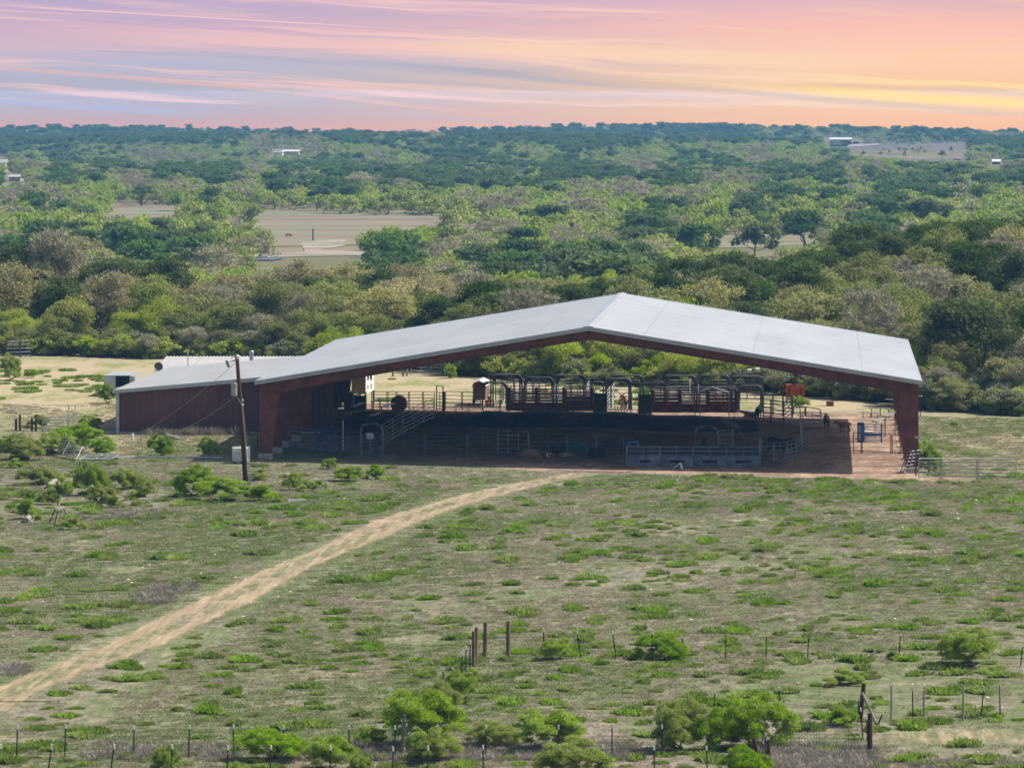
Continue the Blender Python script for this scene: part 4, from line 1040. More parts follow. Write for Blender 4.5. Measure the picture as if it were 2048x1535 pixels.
# leaning stack of old panels at the right front column
a, b_ = G(1800, 948), G(1832, 950)
for k in range(3):
    t_ = thing('leaning_gate', ['rusty pipe panel leaning outermost against the right front column', 'bent galvanised panel in the middle of the leaning stack', 'galvanised panel leaning closest to the right front column'][k], 'panel', a + Vector((k * .3, k * .4, 0)), 'old panels leaning on the right front column')
    g = Geo(); o_ = a + Vector((k * .25, k * .35, 0)); bb = o_ + Vector((1.0, 1.9, 0)); lean = Vector((.55, .1, 0))
    for j in range(7):
        f_ = j / 6; g.tube([o_ + lean * f_ + Vector((0, 0, .1 + 1.45 * f_)), bb + lean * f_ + Vector((0, 0, .1 + 1.45 * f_))], .03, 5)
    for e in (o_, o_.lerp(bb, .5), bb): g.tube([e + Vector((0, 0, .05)), e + lean + Vector((0, 0, 1.6))], .03, 5)
    g.build('frame', M['tpost_rust' if k == 0 else 'galv'], t_)
# galvanised fence at the right front
row = [G(1836, 958), G(1882, 958), G(1955, 958), G(2034, 959)]
fence_row('galvanised panel fence standing in the grass right of the arena', row, M['galv'], 1.42, 6, .03, mid=0)
row = [G(2034, 957), G(2075, 957), G(2120, 957)]
wf = thing('wire_fence', 'light wire fence leaving the frame beyond the right-hand galvanised panels', 'fence', row[0])
for q_ in row[1:]: g = Geo(); g.tube([q_, q_ + Vector((0, 0, 1.3))], .03, 5); g.build('post', M['tpost'], wf)
g = Geo()
for z in (.3, .65, 1.0, 1.3): g.tube([q_ + Vector((0, 0, z)) for q_ in row], .01, 4)
g.build('wire', M['wire'], wf)
p = G(1832, 952); lp = thing('short_light_post', 'short dark post with a small flat lamp at the right front column', 'lamp post', p)
g = Geo(); g.tube([p, p + Vector((0, 0, 2.6))], .06, 6); g.build('post', M['darkpipe'], lp)
g = Geo(); g.box(p + Vector((.1, -.05, 2.65)), (.34, .2, .12)); g.build('lamp_head', M['galv'], lp)

# flood lights on a pole behind the right chutes
p = G(1524, 812); Yp = p.y
fp = thing('floodlight_pole', 'pole with three pale floodlights on a crossarm behind the right chutes', 'floodlight', p)
g = Geo(); z1 = PX(0, 747, Yp).z; g.tube([p, Vector((p.x, Yp, z1))], .055, 6); g.bar(Vector((PX(1497, 0, Yp).x, Yp, z1 - .06)), Vector((PX(1533, 0, Yp).x, Yp, z1 + .12)), .06, .08); g.build('pole', M['darkpipe'], fp)
for x, y_ in ((1499, 741), (1515, 739), (1530, 735)):
    c_ = PX(x, y_, Yp); g = Geo(); g.box(c_, (.36, .26, .26), M=Matrix.Rotation(R(25), 3, 'X') @ Matrix.Rotation(R(15), 3, 'Z')); g.tube([c_, c_ - Vector((0, 0, .3))], .025, 5); g.build('lamp_head', M['white_trim'], fp, bevel=.03)
# red-oxide cattle squeeze standing in the field
p = G(1590, 806)
rm = thing('red_squeeze_chute', 'rusty red oxide cattle squeeze standing in the field behind the pens', 'chute', p)
g = Geo(); sx0, sx1 = p.x - .72, p.x + .75
for x in (sx0, sx0 + .38, sx1 - .06, sx1): g.box((x, p.y, p.z + .72), (.09, .1, 1.44)); 
for x in (sx0, sx1): g.box((x, p.y + 1.1, p.z + .72), (.09, .1, 1.44))
g.box((sx0 + .2, p.y, p.z + 1.5), (.5, .5, .22)); g.bar((sx0, p.y, p.z + 1.42), (sx1, p.y, p.z + 1.42), .08, .1); g.bar((sx0, p.y + 1.1, p.z + 1.42), (sx1, p.y + 1.1, p.z + 1.42), .08, .1); g.build('frame', M['oxide'], rm)
g = Geo(); g.box((p.x + .15, p.y + .55, p.z + .98), (.85, .06, .62)); g.box((sx1 - .1, p.y + .5, p.z + .72), (.1, .9, 1.2)); g.build('side_sheet', M['oxide'], rm)
g = Geo()
for k in range(5): g.tube([(sx0 + .06 + k * .08, p.y - .04, p.z + .15), (sx0 + .06 + k * .08, p.y - .04, p.z + 1.35)], .025, 5)
g.tube([(sx0 + .1, p.y - .1, p.z + 1.0), (sx0 + .55, p.y - .2, p.z + .3)], .03, 5); g.build('head_gate', M['oxide'], rm)
p = G(1660, 812); g = Geo(); g.box(p + Vector((0, .3, .18)), (.62, .5, .36)); g.box(p + Vector((0, .3, .38)), (.68, .56, .05)); tag(g.build('feed_box', M['wood'], bevel=.02), 'small dark wooden box alone in the field behind the pens', 'box')
# tubs and troughs in the front pen
def tub(label, px, py, r, h, m_, cat='tub'):
    p = G(px, py); g = Geo(); g.lathe(p + Vector((0, r, 0)), [(r * .86, 0), (r, h), (r * 1.06, h + .03), (r * .95, h + .02), (r * .8, .12)], 18)
    tag(g.build('water_tub', m_, smooth=False), label, cat)
tub('large dark green round tub in the front pen', 1151, 903, .72, .62, M['tubgreen'])
tub('black rubber tub between the bright gate and the green tub', 1117, 906, .6, .5, M['black'])
tub('brown domed feeder right of the green tub', 1179, 907, .62, .55, M['tubgreen'])
for k, (px, py, lab) in enumerate(((1060, 913, 'grey-brown boulder-like dirt mound by the bright gate panel'), (1130, 914, 'brown weedy dirt mound in front of the black tub'))):
    p = G(px, py); g = Geo(); r_ = [.9, .55][k]
    prof = [(r_, -.05), (r_ * .85, .25 * r_), (r_ * .55, .5 * r_), (r_ * .2, .6 * r_)]
    g.lathe(p + Vector((0, r_, 0)), prof, 14); tag(g.build('dirt_mound', M['hay'], smooth=True), lab, 'mound')
for k, (px, py) in enumerate(((1186, 917), (1199, 916))):
    p = G(px, py); wv = Geo(); wv.lathe((0, 0, -.12), [(.2, 0), (.38, .02), (.4, .12), (.38, .22), (.2, .24)], 16); g = Geo()
    g.add([Vector((v[0] + p.x, v[2] * 1.0 + p.y, v[1] + p.z + .38)) for v in wv.v], wv.f)
    tag(g.build('old_tyre', M['black']), ['brown-dusted tyre right of the lying calf', 'black tyre at the end of the tub row'][k], 'tyre')
p = G(1355, 938); g = Geo(); g.bar(p + Vector((-.3, 0, .05)), p + Vector((.2, .1, .45)), .2, .04); g.bar(p + Vector((.2, .1, .45)), p + Vector((.3, 0, .02)), .2, .04); tag(g.build('bent_board', M['stone']), 'pale bent board leaning on the roping lane', 'board')
p = G(1165, 857); g = Geo()
for k in range(7): g.bar(G(1150 + k * 5, 859) + Vector((0, 0, .06)), G(1154 + k * 5, 853) + Vector((0, 0, .06)), .1, .04)
for yy_ in (855, 858): g.bar(G(1150, yy_) + Vector((0, 0, .03)), G(1184, yy_) + Vector((0, 0, .03)), .08, .03)
tag(g.build('slatted_pallet', M['greywood']), 'slatted pallet lying flat in the middle of the arena floor', 'pallet')

# ------------------------------------------------------------------ fields behind
a, b_ = G(821, 750), G(884, 751)
gt = fence_row('wide galvanised field gate between wooden posts at the tree line', [a, b_], M['galv'], 1.25, 5, .035, mid=2, name='field_gate', cat='gate')
for k, px in enumerate((786, 806, 814, 889, 909)):
    p = G(px, 752); g = Geo(); g.tube([p, p + Vector((0, 0, 1.55))], .10, 7)
    tag(g.build('fence_post', M['greywood']), ['leftmost wooden post of the tree-line fence', 'second wooden post from the left in the tree-line fence', 'wooden hinge post of the galvanised field gate', 'wooden latch post of the galvanised field gate', 'rightmost wooden post of the tree-line fence'][k], 'post', 'wooden posts along the tree line')
rl = Geo(); rl.tube([G(889, 752) + Vector((0, 0, 1.0)), G(909, 752) + Vector((0, 0, 1.0))], .05, 6)
tag(rl.build('fence_rail', M['greywood']), 'wooden rail right of the galvanised field gate', 'rail')
# left corral
row = [G(-30, 715), G(12, 716), G(40, 715), G(62, 714)]
fence_row('grey pipe corral fence half hidden by shrubs at the far left tree line', row, M['darkpipe'], 1.6, 5, .04)
p = G(70, 708); t_ = thing('panel_stack', 'stack of pale panels leaning at the far left tree line', 'panels', p)
for k in range(4):
    g = Geo(); o_ = p + Vector((k * .22, 0, 0))
    for j in range(5): g.tube([o_ + Vector((-.5 + j * .22, 0, 0)), o_ + Vector((.1 + j * .22, .4, 1.5))], .035, 5)
    g.build('panel', M['galv'], t_)
# H-brace posts and pipe gate on the left
hb = thing('brace_posts', 'four black fence posts with a cross rail above the left shrubs', 'fence', G(32, 862))
for px, h in ((32, 1.5), (40, 2.0), (64, 1.6), (72, 2.0)):
    q_ = G(px, 862); g = Geo(); g.tube([q_, q_ + Vector((0, 0, h * .62))], .09, 7); g.build('post', M['polewood'], hb)
g = Geo(); g.tube([G(40, 862) + Vector((0, 0, .35)), G(64, 862) + Vector((0, 0, .35))], .05, 6); g.build('rail', M['polewood'], hb)
row = [G(84, 862), G(138, 862)]
fence_row('pipe gate beside the black brace posts', row, M['galv'], 1.05, 5, .028, mid=0, name='pipe_gate', cat='gate')
a, b_ = G(137, 848), G(150, 848)
fr = thing('ladder_frame', 'upright white-grey ladder frame standing by the left shrubs', 'frame', a)
g = Geo(); h = 1.45
for e in (a, b_): g.tube([e, e + Vector((0, 0, h))], .035, 6)
for z in (.25, .5, .78, 1.43): g.tube([a + Vector((0, 0, z)), b_ + Vector((0, 0, z))], .03, 5)
g.tube([a + Vector((0, 0, .3)), b_ + Vector((0, 0, .75))], .025, 5); g.build('frame', M['white_trim'], fr)
# fallen panels along the left
def lying(label, a, b_, wdt, tilt, m_=M['galv']):
    t_ = thing('fallen_gate', label, 'panel', a, 'fallen gate panels on the left')
    g = Geo(); up = Vector((0.12, .9, tilt)).normalized() * wdt
    for k in range(6): g.tube([a + up * (k / 5) + Vector((0, 0, .12)), b_ + up * (k / 5) + Vector((0, 0, .12))], .035, 5)
    for t2 in (0, .5, 1): g.tube([a.lerp(b_, t2) + Vector((0, 0, .12)), a.lerp(b_, t2) + up + Vector((0, 0, .12))], .035, 5)
    g.build('frame', m_, t_)
lying('grey pipe gate tipped over, its left end propped high in the shrubs', G(100, 910) + Vector((0, 0, .35)), G(152, 922), 1.8, .42)
lying('grey pipe gate lying flat right of the tipped gate', G(158, 922), G(224, 921), 1.7, .1)
for k, (x0, y0_, x1, y1_, lab) in enumerate(((230, 917, 270, 915, 'white plastic pipe lying right of the flat gate'), (270, 916, 445, 917, 'long pale pipe lying in the grass toward the tank'), (332, 871, 360, 880, 'white board lying at the foot of the shed wall'), (575, 1003, 610, 1002, 'white pipe lying right of the power pole'), (285, 895, 310, 893, 'short grey beam under the left shrub by the shed'))):
    g = Geo(); g.bar(G(x0, y0_) + Vector((0, 0, .1)), G(x1, y1_) + Vector((0, 0, .1)), .12, .12)
    tag(g.build('pipe_length', M['white_trim' if k != 4 else 'greywood']), lab, 'pipe')
for k, (px, py, lab) in enumerate(((265, 878, 'short white pipe stub standing near the shed corner'), (246, 866, 'slim grey stake right at the shed corner'))):
    p = G(px, py); g = Geo(); g.tube([p, p + Vector((0, 0, .42 if k == 0 else .5))], .09 if k == 0 else .04, 8); tag(g.build('pipe_stub', M['white' if k == 0 else 'trim']), lab, 'stub')
for k, (x0, y0_, x1, y1_, lab) in enumerate(((97, 977, 110, 968, 'pale log poking out of the shrubs, upper of two'), (52, 1046, 64, 1034, 'cut log with a dark end, lower of two'))):
    a, b_ = G(x0, y0_), G(x1, y1_); g = Geo(); g.tube([a + Vector((0, 0, .18)), b_ + Vector((0, 0, .2))], [.17, .19], 10); tag(g.build('cut_log', M['greywood']), lab, 'log')
# tripods of steel posts
def tee(g, a, b_, r=.022):
    g.bar(a, b_, r * 2, r * 1.3); g.bar(a, b_, r * .8, r * 2.6)
def tpost(parent, a, lean=(0, 0), h=1.35, m_=None, tip=True):
    a = Vector(a); b_ = a + Vector((lean[0], lean[1], h))
    g = Geo(); tee(g, a - Vector((0, 0, .1)), a.lerp(b_, .87) if tip else b_, .024); o = g.build('post', m_ or M['tpost'], parent)
    if tip:
        g = Geo(); tee(g, a.lerp(b_, .87), b_, .034); g.build('white_tip', M['white'], o)
    return o
t_ = thing('leaning_posts', 'three steel fence posts leaning together like a tripod near the cut log', 'posts', G(105, 1050))
for (x0, y0_, x1, y1_) in ((96, 1048, 113, 1012), (138, 1036, 125, 1013), (107, 1054, 117, 1016)):
    a = G(x0, y0_); b_ = PX(x1, y1_, a.y + (.2 if x0 != 107 else -.2)); tpost(t_, a, (b_.x - a.x, b_.y - a.y), b_.z - a.z)
for k, (x0, y0_, x1, y1_, lab) in enumerate(((115, 1010, 118, 963, 'white-tipped steel post left of the leaning pair'), (152, 962, 174, 927, 'steel post tilted far right above the shrub row'), (159, 945, 160, 920, 'upright thin post next to the tilted steel post'), (198, 1010, 183, 968, 'dark steel post leaning left over a shrub'), (187, 918, 198, 893, 'white-tipped post leaning over the flat gate'))):
    a = G(x0, y0_); b_ = PX(x1, y1_, a.y)
    t_ = thing('steel_post', lab, 'post', a, 'stray steel posts on the left'); tpost(t_, a, (b_.x - a.x, 0), b_.z - a.z)

# ------------------------------------------------------------------ foreground fences
def wires(g, pts, zs, r=.004):
    for z in zs: g.tube([p + Vector((0, 0, z)) for p in pts], r, 4, cap=False)
def post_fence(label, specs, zs, name='wire_fence', sagw=True):
    """specs: (base px, base py, top px, top py, kind)"""
    pts = [G(s_[0], s_[1]) for s_ in specs]
    t_ = thing(name, label, 'fence', pts[0])
    for s_, a in zip(specs, pts):
        b_ = PX(s_[2], s_[3], a.y); k = s_[4]
        ln_ = (b_.x - a.x, 0)
        if k in 'tr': tpost(t_, a, ln_, b_.z - a.z, M['tpost' if k == 't' else 'tpost_rust'], tip=(k == 't'))
        else:
            g = Geo(); mid_ = a.lerp(b_, .5) + Vector(((random.random() - .5) * .06, 0, 0)); rr = .085 if k == 'w' else .045
            g.tube([a - Vector((0, 0, .1)), mid_, b_], [rr, rr * .95, rr * .85], 7); g.build('post', M['wood' if k == 'w' else 'greywood'], t_)
    g = Geo(); wires(g, pts, zs); g.build('wire', M['wire'], t_)
    return t_
A_ = [(1088, 1310, 1087, 1256), (1162, 1315, 1154, 1260), (1232, 1317, 1225, 1261), (1305, 1318, 1304, 1260), (1371, 1318, 1363, 1270), (1451, 1318, 1452, 1268), (1532, 1320, 1533, 1273), (1615, 1321, 1617, 1274), (1798, 1312, 1801, 1265), (1883, 1315, 1883, 1267), (2040, 1332, 2046, 1292)]
post_fence('middle wire fence of steel posts crossing the pasture to the right', [(*s_, 'r' if i in (5, 6, 7, 10) else 't') for i, s_ in enumerate(A_)], (.35, .7, 1.05))
cf = thing('corner_brace', 'pair of tall dark wooden posts joined by a cross pipe', 'fence brace', G(970, 1312))
for (x0, y0_, x1, y1_) in ((970, 1312, 971, 1244), (1016, 1314, 1017, 1241)):
    a = G(x0, y0_); b_ = PX(x1, y1_, a.y); g = Geo(); g.tube([a - Vector((0, 0, .1)), a.lerp(b_, .5), b_], [.10, .095, .085], 8); g.build('post', M['wood'], cf)
g = Geo(); a = G(970, 1312); b_ = G(1016, 1314); g.tube([PX(971, 1273, a.y), PX(1016, 1274, b_.y)], .035, 6); g.build('cross_pipe', M['galv'], cf)
post_fence('wire fence running down from two wooden corner posts into the bushes', [(948, 1332, 947, 1262, 'w'), (952, 1328, 953, 1254, 'w'), (940, 1338, 940, 1280, 't'), (932, 1345, 932, 1291, 't'), (924, 1350, 924, 1304, 't'), (905, 1372, 905, 1333, 't'), (887, 1390, 886, 1335, 't'), (834, 1470, 833, 1412, 't')], (.35, .7, 1.05))
C_ = [(-60, 1516, -60, 1449), (33, 1516, 35, 1448), (130, 1512, 131, 1447), (267, 1514, 268, 1450), (377, 1513, 379, 1449), (466, 1513, 467, 1448), (566, 1514, 567, 1449), (698, 1513, 698, 1449), (790, 1513, 790, 1450), (875, 1512, 875, 1448), (971, 1514, 972, 1448), (1116, 1513, 1117, 1449), (1224, 1513, 1224, 1446), (1325, 1512, 1324, 1448)]
post_fence('lower wire fence of white-tipped steel posts, from the left edge to the bush thicket', [(*s_, 't') for s_ in C_], (.3, .55, .8, 1.05))
D_ = [(-10, 1560, 2, 1487), (92, 1565, 104, 1487), (218, 1562, 229, 1487), (342, 1562, 344, 1487), (454, 1561, 456, 1489), (540, 1562, 542, 1489), (660, 1562, 661, 1490), (786, 1560, 786, 1492), (856, 1560, 856, 1490), (967, 1560, 966, 1489), (1119, 1560, 1119, 1488), (1205, 1560, 1205, 1488), (1309, 1561, 1308, 1490), (1415, 1562, 1413, 1491)]
post_fence('nearest wire fence of white-tipped steel posts, its feet below the frame', [(*s_, 't') for s_ in D_], (.3, .55, .8, 1.05))
E_ = [(1430, 1440, 1429, 1377, 't'), (1437, 1485, 1435, 1446, 't'), (1561, 1420, 1558, 1374, 't'), (1782, 1440, 1783, 1370, 's'), (1826, 1440, 1825, 1372, 't'), (1849, 1440, 1849, 1372, 's'), (1926, 1440, 1927, 1369, 's'), (1961, 1436, 1968, 1372, 't'), (2001, 1433, 2000, 1368, 's')]
post_fence('mixed fence of crooked cedar stays and steel posts at the lower right', E_, (.3, .6, .9, 1.15))
# brace assembly at the lower right
bs = thing('leaning_brace', 'tall dark post with a grey pole leaning against it at the net-wire corner', 'fence brace', G(1740, 1500))
for (x0, y0_, x1, y1_, rr, mm) in ((1720, 1440, 1728, 1366, .10, 'polewood'), (1740, 1502, 1740, 1425, .105, 'polewood'), (1754, 1448, 1724, 1384, .06, 'greywood')):
    a = G(x0, y0_); b_ = PX(x1, y1_, a.y); g = Geo(); g.tube([a - Vector((0, 0, .05)), a.lerp(b_, .5), b_], [rr, rr * .95, rr * .85], 8); g.build('post' if rr > .08 else 'brace_pole', M[mm], bs)
for (x0, y0_, x1, y1_) in ((1717, 1440, 1717, 1394), (1726, 1475, 1721, 1414), (1735, 1480, 1733, 1432), (1754, 1448, 1766, 1425)):
    a = G(x0, y0_); b_ = PX(x1, y1_, a.y); tpost(bs, a, (b_.x - a.x, 0), b_.z - a.z)
nw = thing('net_wire', 'sagging grid of net wire between the bush thicket and the leaning brace', 'net fence', G(1545, 1500))
g = Geo(); a, b_ = G(1545, 1500), G(1738, 1500)
for k in range(8): g.tube(sag(a + Vector((0, 0, .08 + k * .14)), b_ + Vector((0, 0, .08 + k * .14)), .03), .006, 4, cap=False)
for k in range(34):
    c_ = a.lerp(b_, k / 33); g.tube([c_ + Vector((0, 0, .05)), c_ + Vector((0, 0, 1.08))], .005, 4, cap=False)
g.build('mesh', M['wire'], nw)
pc = thing('post_cluster', 'tangle of leaning posts and wire at the bottom edge near the thicket', 'posts', G(1525, 1540))
for (x0, y0_, x1, y1_, k) in ((1524, 1545, 1507, 1475, 'w'), (1538, 1548, 1537, 1478, 'w'), (1531, 1520, 1531, 1464, 't'), (1524, 1530, 1526, 1480, 't'), (1519, 1540, 1514, 1493, 't'), (1532, 1560, 1532, 1509, 't'), (1540, 1570, 1538, 1524, 't')):
    a = G(x0, y0_); b_ = PX(x1, y1_, a.y)
    if k == 't': tpost(pc, a, (b_.x - a.x, 0), b_.z - a.z)
    else:
        g = Geo(); g.tube([a, b_], [.09, .075], 7); g.build('post', M['polewood'], pc)
g = Geo()
for k in range(16):
    a = G(1515 + random.random() * 22, 1520 + random.random() * 20); 
    g.tube([a + Vector((0, 0, .3)), a + Vector((random.uniform(-.2, .3), random.uniform(-.2, .2), 1.1)), a + Vector((random.uniform(-.3, .4), 0, .7))], .007, 4)
g.build('wire', M['wire'], pc)
yb_ = thing('forked_brace', 'grey forked wooden brace among the bushes at the lower fence', 'fence brace', G(808, 1505))
for (x0, y0_, x1, y1_, rr, mm) in ((806, 1505, 809, 1428, .09, 'greywood'), (828, 1490, 807, 1461, .05, 'white_trim'), (812, 1508, 842, 1470, .07, 'greywood')):
    a = G(x0, y0_); b_ = PX(x1, y1_, a.y); g = Geo(); g.tube([a, a.lerp(b_, .5), b_], [rr, rr * .95, rr * .8], 7); g.build('post' if rr > .08 else 'brace_pole', M[mm], yb_)
a = G(1708, 1325); b_ = PX(1752, 1303, a.y + .5); g = Geo(); g.tube([a, b_], [.05, .04], 6); tag(g.build('fallen_stake', M['greywood']), 'dark stake lying aslant in the grass below the middle fence', 'stake')

# ------------------------------------------------------------------ far buildings
Yf = G(1683, 293).y
p = PX(1683, 292, Yf); zg = gz(p.x, Yf)
fb = thing('hilltop_barn', 'long pale-roofed barn on the far hill at the end of a gravel drive', 'barn', (p.x, Yf, zg))
x0, x1 = PX(1659, 0, Yf).x, PX(1704, 0, Yf).x; zt_ = PX(0, 278, Yf).z; zb2 = PX(0, 291, Yf).z
g = Geo(); g.box(((x0 + x1) / 2, Yf + 6, (zt_ + zb2) / 2 - 1.5), (x1 - x0 - 1, 10, zt_ - zb2 + 2)); g.build('wall', M['maroon'], fb)
g = Geo(); g.add([(x0, Yf - 1, zt_ - .2), (x1, Yf - 1, zt_ - .2), (x1, Yf + 12, zt_ + .9), (x0, Yf + 12, zt_ + .9), (x0, Yf - 1, zt_ - .8), (x1, Yf - 1, zt_ - .8), (x1, Yf + 12, zt_ + .3), (x0, Yf + 12, zt_ + .3)], [(0, 1, 2, 3), (7, 6, 5, 4), (0, 4, 5, 1), (1, 5, 6, 2), (2, 6, 7, 3), (3, 7, 4, 0)])
g.build('roof', M['white'], fb)
def farcar(px, py, Y, m_, lab):
    p = G(px, py); Y = p.y; p = p + Vector((0, 0, .9)); t_ = thing('parked_car', lab, 'car', p)
    g = Geo(); g.prism([(p.x - 2.2, p.z + .4), (p.x + 2.2, p.z + .4), (p.x + 2.2, p.z + 1.1), (p.x + 1.2, p.z + 1.25), (p.x + .6, p.z + 1.9), (p.x - 1.2, p.z + 1.9), (p.x - 1.9, p.z + 1.2), (p.x - 2.2, p.z + 1.1)], Y - .9, Y + .9); g.build('body', m_, t_)
    for sx in (-1.35, 1.35):
        g = Geo(); wv = Geo(); wv.lathe((0, 0, -.95), [(.1, 0), (.38, .01), (.38, 1.89), (.1, 1.9)], 10); g.add([Vector((v[0] + p.x + sx, v[2] + Y, v[1] + p.z + .38)) for v in wv.v], wv.f); g.build('wheel', M['black'], t_)
farcar(1699, 291.5, 3050, M['white'], 'white car parked by the far hilltop barn')
farcar(1712, 291, 3052, M['black'], 'dark car parked right of the white one by the hilltop barn')
def farhouse(label, x0, x1, ptop, pbot, Y, wall_, roof_, name='farm_house', cat='house'):
    a, b_ = PX(x0, pbot, Y), PX(x1, pbot, Y); zt_ = PX(0, ptop, Y).z
    t_ = thing(name, label, cat, a); w_ = b_.x - a.x; z0 = a.z - 2; he = (zt_ - a.z) * .55
    g = Geo(); g.box((a.x + w_ / 2, Y + 4, (z0 + a.z + he) / 2), (w_, 8, a.z + he - z0)); g.build('wall', wall_, t_)
    g = Geo()
    zz = a.z + he
    g.add([(a.x - .4, Y - .5, zz), (b_.x + .4, Y - .5, zz), (b_.x + .4, Y + 4, zt_), (a.x - .4, Y + 4, zt_), (a.x - .4, Y + 8.5, zz), (b_.x + .4, Y + 8.5, zz)], [(0, 1, 2, 3), (3, 2, 5, 4), (0, 3, 4), (1, 5, 2), (0, 4, 5, 1)]); g.build('roof', roof_, t_)
    g = Geo(); g.box((a.x + w_ * .4, Y - .03, a.z + he * .5), (w_ * .18, .1, he * .5)); g.build('window', M['glass'], t_)
farhouse('small white house with bright roof in the far woods, upper left', 565, 596, 300, 306, 2500, M['cream'], M['white'])
farhouse('small pale blue roofed shed beside the far white house', 549, 564, 302.5, 307, 2480, M['white'], M['roof'], 'farm_shed', 'shed')
farhouse('pale house at the extreme left edge of the valley woods', -12, 10, 319, 334, 1900, M['cream'], M['roof2'])
farhouse('brown house just below the left edge house', 18, 40, 350, 358, 1650, M['cream'], M['roof3'], 'farm_cabin', 'cabin')
farhouse('dark shed with pale roof far right in the valley', 1986, 2000, 319, 328, 2250, M['maroon'], M['white'], 'farm_shed', 'shed')
patch('gravel_drive', [(1692, 297), (1700, 292), (1756, 290), (1765, 293), (1720, 296)], M['gravel'], 1.2)
patch('hill_pasture', [(1650, 312), (1690, 296), (1765, 288), (1970, 283), (1970, 326), (1700, 326)], M['field_far'], 0.7)
M['arena_red'] = mat('red_soil', (0.22, 0.145, 0.105), 0.95, 0.0, 0.2, 0.05)
patch('red_lane', [(1908, 322), (1922, 297), (1930, 297), (1922, 322)], M['arena_red'], 1.0)
p = G(626, 482); g = Geo(); g.tube([p, p + Vector((0, 0, 2.6))], .16, 6); tag(g.build('wooden_post', M['polewood']), 'dark upright post in the fallow valley field', 'post')
# ------------------------------------------------------------------ vegetation
M['leaf_oak'] = leafmat('oak_leaf', (0.066, 0.108, 0.022), (0.138, 0.188, 0.044), 0.7, 0.35, 0.22)
M['leaf_mesq'] = leafmat('mesquite_leaf', (0.310, 0.400, 0.034), (0.470, 0.530, 0.060), 0.8, 0.5, 0.16)
M['leaf_olive'] = leafmat('brush_leaf', (0.200, 0.235, 0.058), (0.330, 0.345, 0.105), 0.8, 0.45, 0.22)
M['leaf_tan'] = leafmat('budding_leaf', (0.370, 0.340, 0.115), (0.490, 0.430, 0.170), 0.8, 0.4, 0.15)
M['leaf_fg'] = leafmat('near_mesquite_leaf', (0.180, 0.300, 0.022), (0.400, 0.520, 0.046), 2.2, 0.45, 0.14)
M['leaf_sage'] = leafmat('grey_green_leaf', (0.21, 0.235, 0.11), (0.31, 0.33, 0.18), 0.8, 0.4, 0.2)
M['twig'] = leafmat('grey_twig', (0.285, 0.272, 0.190), (0.390, 0.372, 0.270), 1.2, 0.0, 0.18)
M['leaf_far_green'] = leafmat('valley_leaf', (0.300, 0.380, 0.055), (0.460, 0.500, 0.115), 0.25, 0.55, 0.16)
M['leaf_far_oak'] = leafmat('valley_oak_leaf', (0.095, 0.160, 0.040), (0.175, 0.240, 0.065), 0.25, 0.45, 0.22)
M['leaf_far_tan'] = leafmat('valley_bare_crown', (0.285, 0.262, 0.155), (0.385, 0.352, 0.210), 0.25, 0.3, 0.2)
M['tuft'] = leafmat('weed_tuft', (0.165, 0.262, 0.034), (0.290, 0.385, 0.066), 1.4, 0.45, 0.2)
M['drygrass'] = leafmat('short_grass', (0.270, 0.235, 0.150), (0.390, 0.335, 0.235), 1.5, 0.35, 0.25)
M['greengrass'] = leafmat('short_green_grass', (0.160, 0.200, 0.075), (0.255, 0.280, 0.125), 1.5, 0.35, 0.25)
M['dryweed'] = leafmat('dead_weed', (0.265, 0.232, 0.185), (0.360, 0.320, 0.260), 1.5, 0.2, 0.2)

def unit(n, rg):
    v = rg.normal(size=(n, 3)); return v / np.linalg.norm(v, axis=1, keepdims=True)
def leaf_quads(P, s, rg, up=0.6, asp=0.6, droop=0.0):
    n = len(P)
    nr = unit(n, rg) + np.array([0, 0, up]); nr /= np.linalg.norm(nr, axis=1, keepdims=True)
    t = np.cross(nr, unit(n, rg)); t[:, 2] -= droop; t /= np.linalg.norm(t, axis=1, keepdims=True) + 1e-9
    b = np.cross(nr, t)
    ss_ = (s * rg.uniform(0.55, 1.35, n))[:, None]
    vs = np.stack([P + t * ss_, P + b * ss_ * asp, P - t * ss_, P - b * ss_ * asp], 1).reshape(-1, 3)
    return vs, np.arange(4 * n).reshape(-1, 4)
def twig_tris(P, D, L, wd, rg):
    n = len(P); L = (L * rg.uniform(.5, 1.3, n))[:, None]
    s_ = np.cross(D, unit(n, rg)); s_ /= np.linalg.norm(s_, axis=1, keepdims=True) + 1e-9
    vs = np.stack([P - s_ * wd, P + s_ * wd, P + D * L], 1).reshape(-1, 3)
    return vs, np.arange(3 * n).reshape(-1, 3)
